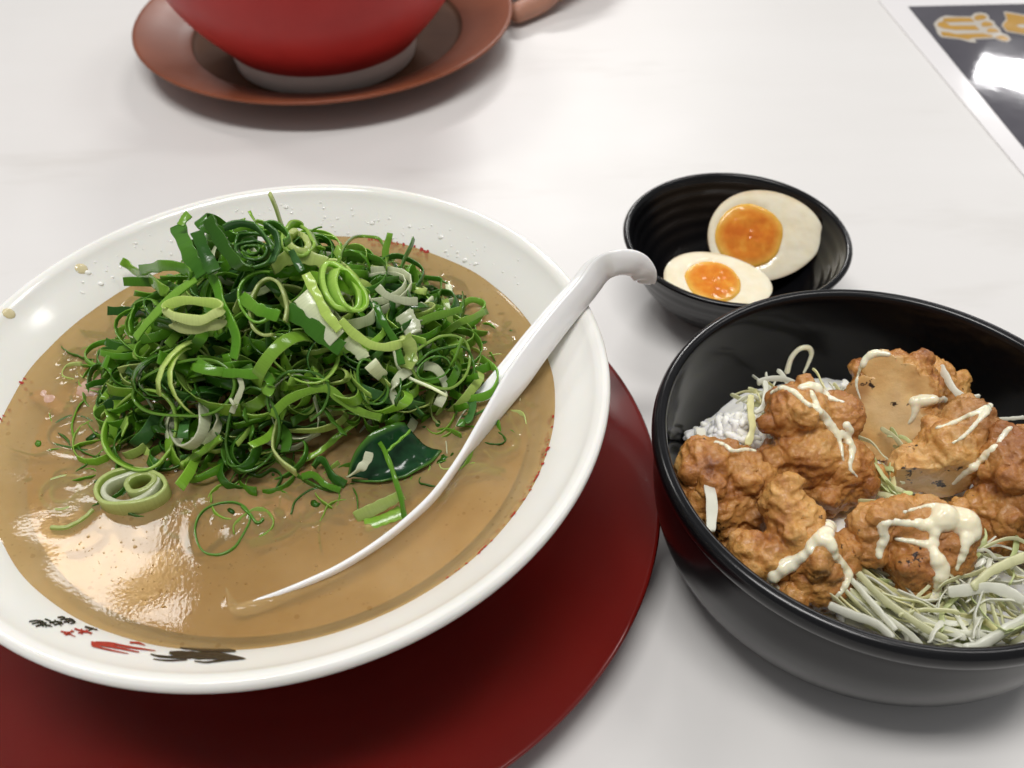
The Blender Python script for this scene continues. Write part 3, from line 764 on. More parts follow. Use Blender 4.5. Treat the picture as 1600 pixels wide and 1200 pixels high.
hero([(690, 515), (720, 510), (745, 498), (758, 482), (750, 470), (730, 472), (712, 488), (700, 492)], .0030, 'mid', 'green loop lying on the soup at the far right of the heap', .0009, .003, wdir=(0, .5, .8), flat=True)
hero([(590, 438), (620, 436), (655, 434), (685, 436), (690, 446), (685, 462)], .0024, 'dark', 'dark double loop stretching right from the heap', .0008, .005, wdir=(0, .4, .9))
hero([(590, 446), (615, 448), (650, 447), (680, 455), (684, 470), (668, 478)], .0026, 'waxy', 'blue-green strip under the dark double loop', .0008, .003, wdir=(0, .4, .9), name='scallion_strip')
hero([(528, 412), (538, 385), (560, 370), (585, 370), (600, 385), (604, 420)], .0016, 'light', 'thin pale green loop arching up at the back of the heap', .0006, .010, wdir=(0, .9, .3))
hero([(590, 448), (605, 462), (630, 470), (652, 471)], .0030, 'white', 'translucent white strip at the right of the heap', .0006, .008, wdir=(0, .7, .6), name='scallion_strip')
hero([(655, 475), (672, 488), (690, 492), (696, 484)], .0028, 'white', 'small white curl right of the translucent strip', .0005, .005, wdir=(0, .7, .6), name='scallion_strip')
hero([(630, 490), (640, 505), (646, 522)], .0070, 'white', 'broad white scallion chunk beside the bright strips', .0020, .006, wdir=(1, .2, .1), name='scallion_strip')
hero([(682, 535), (690, 550), (694, 570)], .0060, 'white', 'white scallion chunk sunk behind the bright ring', .0014, .001, wdir=(1, .2, .1), flat=True, name='scallion_strip')
hero([(700, 445), (702, 455), (702, 465)], .0026, 'white', 'tiny white square of scallion on the far soup', .0008, .0008, wdir=(1, 0, 0), flat=True, name='scallion_strip')
# front strips of the heap
hero([(425, 650), (450, 625), (480, 612), (508, 606), (530, 622), (560, 642), (596, 652)], .0032, 'light', 'long bright green strip arched across the front of the heap', .0008, .008, wdir=(0, .55, .8), name='scallion_strip')
hero(oval(222, 672, 62, 55, -42), .0030, 'light', 'large yellow-green loop hanging down the front left of the heap', .0009, .006, wdir=tuple(VIEW), closed=True)
hero(oval(292, 608, 72, 48, -8), .0028, 'mid', 'largest green loop on the front left of the heap', .0009, .009, wdir=tuple(VIEW), closed=True)
hero(oval(218, 722, 40, 22, -6, 12, 0, 200), .0024, 'dark', 'dark double arc under the yellow-green loop', .0008, .003, wdir=tuple(VIEW))
hero([(284, 728), (300, 716), (322, 702), (345, 684)], .0026, 'light', 'stubby light green strip jutting from the front of the heap', .0014, .007, wdir=(.4, .6, .6), name='scallion_strip')
hero(oval(395, 672, 42, 62, 8, 14, 300, 640), .0026, 'dark', 'tall dark loop hanging down the middle front of the heap', .0008, .007, wdir=tuple(VIEW))
hero([(272, 690), (300, 690), (325, 684), (340, 668), (340, 645)], .0034, 'white', 'greyish white strip curving at the front of the heap', .0006, .005, wdir=tuple(.6 * VIEW + CUP), name='scallion_strip')
hero([(374, 590), (378, 605), (370, 625), (362, 645)], .0020, 'white', 'thin white thread hanging at the centre of the heap', .0004, .010, wdir=tuple(CRT), name='scallion_strip')
hero([(348, 582), (380, 584), (412, 586), (424, 600), (416, 618)], .0036, 'mid', 'glossy green strip bent sideways at the centre of the heap', .0007, .011, wdir=tuple(CUP), name='scallion_strip')
hero(oval(465, 622, 48, 44, 0, 14, 150, 420), .0016, 'dark', 'frosted edged thin loop at the front of the heap', .0008, .008, wdir=tuple(VIEW))
# left
hero([(190, 408), (215, 425), (240, 440), (262, 460)], .0040, 'light', 'bright green strip poking out at the far left of the heap', .0007, .012, wdir=(0, .5, .8), name='scallion_strip')
hero([(220, 422), (250, 416), (285, 418), (300, 432)], .0040, 'mid', 'green strip folded over the bright one at the far left', .0007, .015, wdir=(.2, .3, .9), name='scallion_strip')
hero([(212, 528), (235, 500), (262, 470), (290, 448), (318, 432), (335, 440), (345, 470), (360, 500), (368, 530), (365, 560)], .0036, 'mid', 'long green strip arched over the left side of the heap', .0008, .014, wdir=tuple(VIEW * .5 + CRT), name='scallion_strip')
hero([(206, 522), (205, 500), (215, 475), (235, 468), (248, 478)], .0030, 'mid', 'green loop at the left foot of the heap', .0007, .009, wdir=tuple(VIEW))
hero(oval(172, 556, 34, 24, 0), .0022, 'mid', 'green ring standing in the soup left of the heap', .0006, .003, wdir=(.2, .4, .9), closed=True, flat=True)
hero(oval(172, 560, 22, 14, 10), .0018, 'dark', 'small dark ring inside the green ring left of the heap', .0006, .003, wdir=(.2, .4, .9), closed=True, flat=True)
hero([(155, 628), (162, 620), (178, 622), (190, 640), (196, 655)], .0018, 'dark', 'tiny dark hook of scallion left of the yellow-green loop', .0008, .003, wdir=tuple(VIEW), flat=True)
hero(oval(302, 484, 42, 15, 4, 14), .0034, 'pale', 'pale double flat ring on the left of the heap', .0010, .018, wdir=tuple(CUP * .9 + VIEW * .2), closed=True)
hero(oval(308, 500, 40, 13, -4, 12, -10, 190), .0036, 'pale', 'second layer under the pale double flat ring', .0008, .015, wdir=tuple(CUP * .9 + VIEW * .2))
# crown
hero([(278, 352), (290, 385), (305, 412), (318, 430)], .0056, 'dark', 'dark upright blade at the back left of the heap top', .0007, .016, wdir=tuple(CRT + .3 * VIEW), name='scallion_strip')
hero([(282, 352), (288, 342), (296, 334)], .0030, 'mid', 'small tip on the dark upright blade', .0006, .018, wdir=tuple(CRT), name='scallion_strip')
hero([(308, 362), (316, 385), (325, 405), (335, 425)], .0046, 'deep', 'second dark blade beside the upright blade', .0007, .018, wdir=tuple(CRT), name='scallion_strip')
hero([(325, 342), (336, 362), (352, 388), (372, 412), (396, 420)], .0048, 'dark', 'long dark blade curving down from the heap top', .0008, .020, wdir=tuple(CRT + .4 * VIEW), name='scallion_strip')
hero(oval(398, 392, 34, 24, 6), .0048, 'deep', 'dark spiral ring crowning the heap', .0009, .016, wdir=tuple(VIEW), closed=True)
hero(oval(396, 392, 22, 15, 6), .0044, 'waxy', 'inner coil of the dark crowning spiral', .0008, .017, wdir=tuple(VIEW), closed=True)
hero(oval(394, 391, 12, 7, 6), .0040, 'dark', 'innermost coil of the dark crowning spiral', .0007, .018, wdir=tuple(VIEW), closed=True)
hero([(350, 356), (370, 350), (395, 352), (412, 368), (425, 392)], .0030, 'waxy', 'blue-green strip arched over the crowning spiral', .0007, .022, wdir=tuple(VIEW + CUP), name='scallion_strip')
hero([(412, 352), (428, 350), (442, 358), (452, 372), (444, 380)], .0032, 'dark', 'dark loop right of the crowning spiral', .0008, .020, wdir=tuple(VIEW + CUP))
hero([(415, 352), (430, 365), (434, 385), (424, 410)], .0032, 'waxy', 'blue-green strip dropping right of the crowning spiral', .0009, .020, wdir=tuple(VIEW + CRT), name='scallion_strip')
hero(oval(468, 378, 25, 21, 20), .0055, 'light', 'broad bright ring standing at the back of the heap top', .0012, .010, wdir=tuple(VIEW), closed=True)
hero(oval(467, 379, 16, 12, 20), .0050, 'pale', 'pale inner layer of the broad bright ring at the heap top', .0022, .010, wdir=tuple(VIEW), closed=True)
hero([(425, 418), (450, 404), (480, 402), (508, 412)], .0050, 'pale', 'whitish band behind the crown of the heap', .0010, .010, wdir=tuple(CUP), name='scallion_strip')
hero([(455, 392), (464, 410), (472, 424)], .0026, 'waxy', 'short dark stub lying on the whitish band', .0010, .015, wdir=tuple(CRT), name='scallion_strip')
hero(oval(420, 482, 30, 42, 12, 14, 60, 380), .0038, 'pale', 'pale oval ring in the middle of the heap top', .0010, .013, wdir=tuple(VIEW))
hero(oval(408, 462, 34, 38, 0, 12, 60, 290), .0036, 'mid', 'green arc round the pale oval ring', .0008, .014, wdir=tuple(VIEW))
hero([(378, 462), (395, 478), (415, 488), (436, 494)], .0042, 'mid', 'green strip end crossing the pale oval ring', .0008, .016, wdir=tuple(CUP), name='scallion_strip')
hero(oval(530, 450, 22, 42, -24), .0050, 'light', 'bright green bulging oval coil on the right of the heap', .0016, .012, wdir=tuple(VIEW + .4 * CRT), closed=True)
hero(oval(542, 456, 17, 36, -28), .0060, 'light', 'outer wall of the bright bulging coil', .0012, .013, wdir=tuple(VIEW + .9 * CRT), closed=True)
hero([(478, 428), (492, 455), (510, 490), (530, 515)], .0034, 'pale', 'long pale yellow strip down the right of the heap', .0009, .016, wdir=tuple(CRT), name='scallion_strip')
hero([(470, 462), (488, 482), (510, 508), (526, 530)], .0070, 'white', 'broad white strip beside the long pale yellow one', .0010, .013, wdir=tuple(CRT), name='scallion_strip')
hero([(448, 485), (475, 500), (505, 525), (534, 545)], .0060, 'dark', 'broad dark blade under the white strip', .0008, .012, wdir=tuple(CUP + .4 * CRT), name='scallion_strip')
hero([(532, 500), (556, 524), (590, 542), (622, 538), (630, 525)], .0032, 'pale', 'pale strip curving right below the bulging coil', .0008, .012, wdir=tuple(CUP + .4 * CRT), name='scallion_strip')
hero([(540, 530), (560, 548), (570, 560)], .0046, 'white', 'white strip end under the curving pale strip', .0008, .008, wdir=tuple(CRT), name='scallion_strip')
hero([(632, 525), (640, 540), (642, 560), (634, 575)], .0050, 'pale', 'pale yellow fold at the right shoulder of the heap', .0008, .008, wdir=tuple(CRT), name='scallion_strip')
hero([(588, 478), (600, 505), (618, 535), (628, 570)], .0026, 'dark', 'narrow dark strip down the right shoulder', .0008, .011, wdir=tuple(CRT), name='scallion_strip')
hero(oval(582, 598, 22, 34, -14), .0024, 'dark', 'upright dark ring on the lower right of the heap', .0008, .008, wdir=tuple(VIEW), closed=True)
# sunk pieces showing through the broth
for i in range(60):
    a = random.uniform(0, 6.28); rr = random.uniform(.040, .080)
    x = CR[0] + rr * math.cos(a); y = CR[1] + rr * math.sin(a)
    if y < .165 and not (-.05 < x < -.02): continue
    if x > -.01 and y < .2: continue
    pxy = to_px((x, y, SOUP_Z))
    if pxy[1] > 715 or pxy[0] > 740 or (pxy[0] < 150 and pxy[1] > 640): continue
    cc = random.choice(('dark', 'mid', 'mid', 'light', 'deep'))
    P = ring_curve(random.uniform(.004, .010), random.uniform(.003, .008), .97, .0004, 26) + np.array([x, y, SOUP_Z - random.uniform(.0006, .0024)])
    add_scallion(P, (0, 0, 1), random.uniform(.0015, .003), .0007, cc, '%s scallion ring sunk just under the soup near %s' % (COLN[cc], near(P.mean(0))), True)

# folded dark leaf
def leaf():
    n, k = 22, 12
    A = [at(*p[:2], SOUP_Z + p[2]) for p in ((545, 742, .002), (552, 712, .007), (578, 680, .011), (612, 662, .012), (632, 660, .009))]
    B_ = [at(*p[:2], SOUP_Z + p[2]) for p in ((550, 748, .001), (590, 750, .002), (635, 742, .002), (668, 725, .002), (690, 704, .001))]
    A = spline(A, n); B_ = spline(B_, n)
    V = []; C = []
    for i in range(n):
        for j in range(k):
            s = j / (k - 1)
            p = A[i] * (1 - s) + B_[i] * s
            p = p + np.array([0, 0, -.0035 * math.sin(math.pi * s) + .0007 * noise.noise(Vector(p * 260))])
            V.append(p); e = min(s, 1 - s)
            c = np.array((.016, .075, .026)) * (1 + .5 * noise.noise(Vector(p * 500))) if e > .07 else np.array((.10, .26, .03))
            C += [*c, 1]
    F = [(i * k + j, i * k + j + 1, (i + 1) * k + j + 1, (i + 1) * k + j) for i in range(n - 1) for j in range(k - 1)]
    me = mesh('scallion_leaf', V, F, MT['scallion'])
    ca = me.color_attributes.new('pigment', 'FLOAT_COLOR', 'POINT'); ca.data.foreach_set('color', C)
    va = me.attributes.new('vein', 'FLOAT', 'POINT'); va.data.foreach_set('value', [v.co.x * 900 for v in me.vertices])
    o = obj('scallion_leaf', me)
    md = o.modifiers.new('thickness', 'SOLIDIFY'); md.thickness = .0006
    tag(o, 'broad folded dark green scallion leaf on the soup beside the spoon', 'scallion', SC_GROUP)
    for v in me.vertices:
        if v.co.z < SOUP_Z + .0012: scallion_pts.append(np.array(v.co))
leaf()

# pork just breaking the surface
def lump(name, spheres, m, label, cat, vox=.0008, amp=.0008, sc=180, it=5, parent=None):
    co, no, F = blob(spheres, vox, it)
    for i in range(len(co)):
        co[i] += no[i] * amp * (noise.noise(Vector(co[i] * sc)) + .5 * noise.noise(Vector(co[i] * sc * 2.3)))
    o = obj(name, mesh(name, co, F, m), parent)
    if parent is None: tag(o, label, cat)
    return o, co
pc = [at(150, 612, SOUP_Z - .0020), at(180, 600, SOUP_Z - .0012), at(212, 598, SOUP_Z - .002), at(240, 610, SOUP_Z - .003), at(185, 625, SOUP_Z - .0035)]
po, pco = lump('pork_slice', [(c, (.008, .006, .0036)) for c in pc], MT['pork'], 'pinkish pork slice breaking the soup surface left of the scallion heap', 'pork')
for nm_, pts_, rad_, lb_ in (('pork_fat', [(62, 618), (80, 628), (92, 640)], (.0035, .0030, .0016), 'whitish sliver of pork fat just under the soup near the bowl wall'),
        ('pork_slice', [(385, 800), (410, 780), (440, 790), (400, 765)], (.008, .007, .0024), 'pale pork slice lying under the soup in front of the heap')):
    lump(nm_, [(at(x, y, SOUP_Z - (.0012 if nm_ == 'pork_fat' else .0034)), rad_) for x, y in pts_], MT['pork'], lb_, 'pork')
scallion_pts += [q for q in pco[::6] if abs(q[2] - SOUP_Z) < .0008]

# ================================================================ spoon
def spoon():
    # near lip, far lip and belly depth, from the hooked end of the handle down to the tip of the scoop
    st = [  # px, py, z, far-lip offset (world), belly depth
        ((1020, 444), .0750, (-.0006, .0034, -.0030), .0040),
        ((1023, 434), .0778, (-.0008, .0050, -.0045), .0055),
        ((1021, 420), .0815, (-.0010, .0062, -.0056), .0062),
        ((1008, 402), .0860, (-.0012, .0070, -.0064), .0066),
        ((986, 393), .0886, (-.0014, .0074, -.0068), .0070),
        ((958, 394), .0888, (-.0015, .0076, -.0070), .0074),
        ((930, 408), .0852, (-.0016, .0078, -.0070), .0078),
        ((905, 440), .0805, (-.0018, .0080, -.0070), .0080),
        ((870, 480), .0760, (-.0020, .0082, -.0070), .0084),
        ((830, 530), .0712, (-.0022, .0085, -.0070), .0088),
        ((795, 580), .0672, (-.0030, .0088, -.0070), .0090),
        ((765, 632), .0642, (-.0060, .0095, -.0075), .0080),
        ((742, 672), .0625, (-.0110, .0115, -.0090), .0086),
        ((716, 716), .0612, (-.0220, .0160, -.0110), .0105),
        ((680, 766), .0604, (-.0290, .0220, -.0110), .0150),
        ((640, 806), .0600, (-.0320, .0250, -.0105), .0155),
        ((590, 846), .0595, (-.0330, .0250, -.0100), .0150),
        ((530, 884), .0585, (-.0300, .0235, -.0110), .0135),
        ((470, 912), .0574, (-.0240, .0190, -.0105), .0110),
        ((420, 932), .0562, (-.0160, .0120, -.0090), .0080),
        ((385, 944), .0556, (-.0070, .0055, -.0050), .0045),
        ((368, 950), .0550, (-.0020, .0015, -.0005), .0020)]
    Rl = np.array([at(*p, z) for p, z, _, _ in st])
    Ll = Rl + np.array([o for _, _, o, _ in st]); D = np.array([d for *_, d in st])
    n = 150
    A = spline(np.c_[Rl, Ll, D], n)
    Rl, Ll, D = A[:, :3], A[:, 3:6], A[:, 6]
    mid = (Rl + Ll) / 2
    T = np.gradient(mid, axis=0)
    for _ in range(6): T[1:-1] = (T[:-2] + T[1:-1] * 2 + T[2:]) / 4
    T /= np.linalg.norm(T, axis=1)[:, None]
    chord = Ll - Rl; half = np.linalg.norm(chord, axis=1) / 2
    S = chord / (2 * half[:, None])
    Dn = np.cross(T, S); Dn /= np.linalg.norm(Dn, axis=1)[:, None]
    if (Dn[60] @ np.array([0.5, -.3, -1.0])) < 0: Dn = -Dn
    for _ in range(3): Dn[1:-1] = (Dn[:-2] + 2 * Dn[1:-1] + Dn[2:]) / 4
    Dn /= np.linalg.norm(Dn, axis=1)[:, None]
    th = 0.0021
    kk = 15
    V = []
    for i in range(n):
        ring = []
        vv = np.linspace(-1, 1, kk)
        hh = half[i]; tt = min(th, hh * .8, D[i] * .7)
        inn = [(v * (hh - tt * .35), (D[i] - tt) * (1 - abs(v) ** 2.4)) for v in vv]
        out = [(v * (hh + tt * .45), D[i] * (1 - abs(v) ** 2.8) + tt * .15) for v in vv[::-1]]
        lipR = [(hh + tt * .30, -tt * .30), (hh + tt * .0, -tt * .36)]
        for a, b in inn: ring.append((a, b))
        ring += [(hh - tt * .02, -tt * .34), (hh + tt * .32, -tt * .26)]
        for a, b in out: ring.append((a, b))
        ring += [(-hh - tt * .32, -tt * .26), (-hh + tt * .02, -tt * .34)]
        for a, b in ring:
            V.append(mid[i] + S[i] * a + Dn[i] * b)
    K = len(ring)
    F = [(i * K + k, i * K + (k + 1) % K, (i + 1) * K + (k + 1) % K, (i + 1) * K + k) for i in range(n - 1) for k in range(K)]
    F.append(tuple(range(K))[::-1]); F.append(tuple((n - 1) * K + k for k in range(K)))
    full = mesh('spoon', V, F, MT['spoon'])
    nor = [v.normal.copy() for v in full.vertices]
    root = empty('soup_spoon', tuple(mid[95]))
    tag(root, 'white soup spoon with hooked handle resting in the ramen bowl', 'spoon')
    cut = 84
    for name, lo, hi in (('handle', 0, cut), ('scoop', cut, n - 1)):
        vs_ = V[lo * K:(hi + 1) * K]
        fs = [(i * K + k, i * K + (k + 1) % K, (i + 1) * K + (k + 1) % K, (i + 1) * K + k) for i in range(hi - lo) for k in range(K)]
        if lo == 0: fs.append(tuple(range(K))[::-1])
        else: fs.append(tuple((hi - lo) * K + k for k in range(K)))
        me = mesh(name, vs_, fs, MT['spoon'])
        me.normals_split_custom_set_from_vertices(nor[lo * K:(hi + 1) * K])
        obj(name, me, root)
    bpy.data.meshes.remove(full)
    return np.array(V)
SPV = spoon()
spoon_pts = [q for q in SPV if abs(q[2] - SOUP_Z) < .0011 and (q[0] - CR[0]) ** 2 + (q[1] - CR[1]) ** 2 < SOUP_R ** 2]

# ================================================================ soup
def soup():
    root = empty('soup', (CR[0], CR[1], SOUP_Z))
    tag(root, 'cloudy brown ramen soup filling the white bowl', 'soup')
    kd = KDTree(len(scallion_pts) + len(spoon_pts))
    for i, q in enumerate(scallion_pts + spoon_pts): kd.insert(Vector((q[0], q[1], 0)), i)
    kd.balance()
    nr, nt_ = 170, 520
    V = []; F = []
    ph = rng.uniform(0, 6.28, (9, 3)); kv = rng.normal(0, 1, (9, 2)) * 160
    for i in range(nr):
        r = (SOUP_R + .0021) * (i + .001) / (nr - 1)
        for j in range(nt_):
            a = 2 * math.pi * j / nt_
            x = CR[0] + r * math.cos(a); y = CR[1] + r * math.sin(a)
            z = SOUP_Z + 0.000018 * float(np.sin(kv[:, 0] * x + kv[:, 1] * y + ph[:, 0]).sum())
            z += .0005 * math.exp(-(SOUP_R + .0021 - r) / .0010) + .0010 * math.exp(-(SOUP_R + .0021 - r) / .0050)
            d = kd.find(Vector((x, y, 0)))[2]
            z += .0007 * math.exp(-d / .0011)
            V.append((x, y, z))
    for i in range(nr - 1):
        for j in range(nt_):
            F.append((i * nt_ + j, i * nt_ + (j + 1) % nt_, (i + 1) * nt_ + (j + 1) % nt_, (i + 1) * nt_ + j))
    obj('surface', mesh('surface', V, F, MT['broth']), root)
    rd = SOUP_R - .0062; zd = SOUP_Z - .0065
    obj('depth', lathe('depth', [(rd, zd), (rd * .7, zd - .0003), (0, zd - .0003)], MT['broth_deep'], CR, 90), root)
    # small bubbles
    v0, f0 = ico(2); V = []; F = []; off = 0
    for i in range(420):
        q = random.random()
        if q < .55: c = at(random.gauss(200, 110), random.gauss(870, 70), SOUP_Z)
        else:
            a = random.uniform(0, 6.28); rr = SOUP_R * math.sqrt(random.uniform(.05, .98)); c = np.array([CR[0] + rr * math.cos(a), CR[1] + rr * math.sin(a), SOUP_Z])
        if (c[0] - CR[0]) ** 2 + (c[1] - CR[1]) ** 2 > (SOUP_R - .002) ** 2: continue
        r = random.uniform(.0001, .00032) * (1.8 if random.random() < .06 else 1)
        V.append(v0 * np.array([r, r, r * .7]) + np.array([c[0], c[1], SOUP_Z + .00005])); F.append(f0 + off); off += len(v0)
    bb = obj('bubbles', mesh('bubbles', np.vstack(V), np.vstack(F).tolist(), MT['broth']), root); bb['kind'] = 'stuff'
soup()

# ================================================================ rice bowl contents
KZ = .034
RM = at(1160, 665, .042)[:2]
def rice_h(x, y):
    r = math.hypot(x - KB[0], y - KB[1])
    k = (x - RM[0]) ** 2 + (y - RM[1]) ** 2
    return .0325 - .014 * (r / .066) ** 4 + .012 * math.exp(-k / .013 ** 2) + .002 * noise.noise(Vector((x * 60, y * 60, 0)))
def rice():
    root = empty('rice', (KB[0], KB[1], .01)); tag(root, 'cooked white rice under the cabbage in the black bowl', 'rice')
    n = 60; V = []; F = []
    for i in range(n):
        r = .0655 * i / (n - 1)
        for j in range(120):
            a = 2 * math.pi * j / 120; x = KB[0] + r * math.cos(a); y = KB[1] + r * math.sin(a)
            V.append((x, y, rice_h(x, y) - .0015 + .0012 * noise.noise(Vector((x * 420, y * 420, 1)))))
    for i in range(n - 1):
        for j in range(120): F.append((i * 120 + j, i * 120 + (j + 1) % 120, (i + 1) * 120 + (j + 1) % 120, (i + 1) * 120 + j))
    mo = obj('mound', mesh('mound', V, F, MT['rice']), root)
    v0, f0 = ico(2)
    gv = v0 * np.array([.0038, .00155, .0015]); gm = mesh('grain', gv, f0.tolist(), MT['rice'])
    spots = []
    for i in range(170): spots.append((random.gauss(1150, 40), random.gauss(665, 24)))
    for i in range(70): spots.append((random.uniform(1180, 1340), random.uniform(585, 660)))
    for i in range(60): spots.append((random.gauss(1480, 60), random.gauss(955, 25)))
    for i in range(45): spots.append((random.uniform(1300, 1580), random.uniform(650, 950)))
    for i, (x, y) in enumerate(spots):
        lift = max(0, .006 * math.exp(-((x - 1150) / 45) ** 2)) * random.random()
        p = at(x, y, .036 + (0.006 if y < 720 and x < 1220 else 0))
        if math.hypot(p[0] - KB[0], p[1] - KB[1]) > .062: continue
        o = obj('grain', gm, root)
        o.matrix_parent_inverse = Matrix.Identity(4)
        o.location = Vector((p[0], p[1], rice_h(p[0], p[1]) + random.uniform(0, .0015) )) - root.location
        o.rotation_euler = (random.gauss(0, .5), random.gauss(0, .5), random.uniform(0, 6.28))
rice()

CH_GROUP = 'fried chicken pieces in the black bowl'
CHB = []
def chicken(cx, cy, z, lobes, label, knobs=46, cuts=(), seed=1, cluster=None):
    r_ = random.Random(seed)
    c0 = at(cx, cy, z); dep = depth_of(c0); s = dep / FPX
    sph = []
    for dx, dy, dd, r in lobes:
        p = c0 + CRT * dx * s - CUP * dy * s + VIEW * dd * s
        sph.append((p, r * s * 1.01))
    big = list(sph)
    for i in range(int(knobs * .6)):
        p, r = r_.choice(big)
        v = np.array([r_.gauss(0, 1) for _ in range(3)]) + (np.array(cluster) if cluster is not None else 0); v /= np.linalg.norm(v)
        k = r_.uniform(.0018, .0042)
        sph.append((p + v * (r - k * .25), (k * r_.uniform(.8, 1.3), k, k * r_.uniform(.8, 1.2))))
    co, no, F = blob(sph, .0007, 3)
    cut = np.zeros(len(co))
    off = Vector((seed * 3.1, 0, 0))
    for i in range(len(co)):
        q = Vector(co[i])
        h = .0016 * noise.noise(q * 110 + off) + .0009 * (1 - 2 * abs(noise.noise(q * 300 + off))) + .0005 * (1 - 2 * abs(noise.noise(q * 640 + off))) + .0003 * noise.noise(q * 900 + off)
        h += .0005 * (0.5 - min(1, noise.voronoi(q * 230 + off)[0][0] * 1.2))
        co[i] += no[i] * h
    for (px_, py_, ddx, nx, ny, nd) in cuts:
        pp = c0 + CRT * (px_ - cx) * s - CUP * (py_ - cy) * s + VIEW * ddx * s
        nn = CRT * nx - CUP * ny + VIEW * nd; nn /= np.linalg.norm(nn)
        for i in range(len(co)):
            d = float(np.dot(co[i] - pp, nn))
            if d > 0:
                co[i] -= nn * (d - .0006 * noise.noise(Vector(co[i] * 130 + np.array([seed, 0, 0]))) - .00008 * noise.noise(Vector(co[i] * 600)))
                cut[i] = min(1, d / .0012)
    me = mesh('fried_chicken', co, F, MT['chicken'])
    va = me.attributes.new('cut', 'FLOAT', 'POINT'); va.data.foreach_set('value', cut)
    root = empty('fried_chicken', tuple(c0)); tag(root, label, 'fried chicken', CH_GROUP)
    obj('crust', me, root)
    CHB.append((root, co, F))
    return root
chicken(1462, 596, .044, [(0, 0, -20, 38), (22, 20, -15, 34), (-20, 20, -20, 36)], 'small dark fried chicken piece tucked behind the pale cut piece', 24, seed=8)
ch3 = chicken(1395, 630, .044, [(-22, 5, 0, 54), (24, -22, 0, 50), (5, 40, 0, 52), (-5, -35, 0, 46), (38, -62, 8, 15), (40, -50, 8, 16)], 'fried chicken piece with a large pale cut face at the back of the bowl', 26,
        cuts=((1385, 640, 22, -.35, .15, 1),), seed=3)
ch4 = chicken(1478, 705, .046, [(-48, 28, 0, 40), (38, -38, 0, 44), (0, 0, 6, 50), (48, 8, -4, 40), (0, 32, 0, 42)], 'reddish glazed fried chicken piece with a cut end and scorch marks', 18,
        cuts=((1450, 748, 20, -.15, .75, .6),), seed=4)
ch7 = chicken(1585, 775, .044, [(0, -52, 0, 52), (14, 10, 0, 56), (-38, 20, -8, 34), (-22, 60, 0, 36), (20, 60, 0, 40)], 'knobbly fried chicken piece against the right wall of the black bowl', 60, seed=7)
ch1 = chicken(1128, 765, .040, [(-24, -34, 0, 48), (26, -26, 0, 44), (0, 20, 0, 54), (30, 26, -4, 42), (-40, 10, -6, 40), (5, 55, 0, 40)], 'golden fried chicken piece with bubbly crust against the left wall', 70, seed=1, cluster=(.3, -.8, -.2))
ch2 = chicken(1272, 698, .048, [(-22, -46, 0, 52), (28, -42, 0, 44), (-10, 10, 4, 56), (36, 30, 0, 52), (60, 56, 0, 36), (-58, 34, -10, 36), (16, 58, 0, 42)], 'largest fried chicken piece streaked with mayonnaise beside the rice', 44, seed=2)
ch5 = chicken(1248, 862, .043, [(-72, 2, 0, 34), (-44, 6, 4, 38), (-8, -46, 0, 42), (-26, -88, 0, 28), (14, 0, 4, 52), (26, 40, 0, 50), (84, -6, 0, 22), (-6, 60, -4, 36), (55, 10, 0, 34)], 'front fried chicken piece under a thick fork of mayonnaise', 56, seed=5)
ch6 = chicken(1425, 868, .042, [(-62, -42, 0, 38), (-20, -44, 0, 40), (30, -50, -4, 42), (66, -40, 0, 38), (2, 4, 6, 50), (50, -2, 0, 44), (6, 44, 0, 34), (-80, -10, 0, 26)], 'front fried chicken piece capped with a lattice of mayonnaise', 46, seed=6)

vall = []; fall = []; k = 0; own = []
for r_, co, F in CHB:
    vall += [Vector(c) for c in co]; fall += [tuple(i + k for i in f) for f in F]; own += [r_] * len(F); k += len(co)
CHICK = BVHTree.FromPolygons(vall, fall)
def mayo(parent, strands, lift=-.35):
    sph = []
    for pts, wid in strands:
        P = spline(pts, max(8, 9 * len(pts)))
        W = np.interp(np.linspace(0, 1, len(P)), np.linspace(0, 1, len(wid)), wid)
        last = None; rr0 = random.uniform(0, 9)
        for i, ((x, y), wpx) in enumerate(zip(P, W)):
            h = CHICK.ray_cast(Vector(EYE), Vector(ray(x, y)).normalized())
            if h[0] is None: continue
            q = np.array(h[0])
            if last is not None and abs(depth_of(q) - depth_of(last)) > .009: q = at_depth(x, y, depth_of(last) + math.copysign(.004, depth_of(q) - depth_of(last)))
            last = q
            r = wpx * .53 * depth_of(q) / FPX * (1 + .22 * noise.noise(Vector((i * .35, rr0, 0))))
            sph.append((q + np.array(h[1]) * r * lift, r))
    if not sph: return
    co, no, F = blob(sph, .00045, 6, sub=2)
    obj('mayonnaise', mesh('mayonnaise', co, F, MT['mayo']), parent)
mayo(ch2, [([(1205, 614), (1222, 606), (1240, 612), (1258, 628), (1280, 640), (1298, 662), (1312, 690), (1318, 720)], [8, 12, 11, 9, 11, 12, 10, 5]),
           ([(1252, 606), (1272, 604), (1288, 614), (1298, 622), (1318, 628)], [14, 20, 16, 9, 6]),
           ([(1268, 612), (1280, 640), (1296, 668), (1318, 680), (1332, 700), (1328, 730), (1340, 745)], [10, 12, 12, 12, 14, 8, 5]),
           ([(1322, 664), (1330, 676), (1318, 690)], [13, 11, 8])])
mayo(ch3, [([(1345, 575), (1352, 560), (1368, 552), (1388, 554)], [9, 12, 13, 9]), ([(1345, 575), (1338, 600), (1345, 625)], [8, 6, 4]), ([(1428, 628), (1444, 626), (1462, 624), (1474, 624)], [18, 22, 14, 11]),
           ([(1432, 630), (1428, 650), (1420, 662)], [15, 10, 6])])
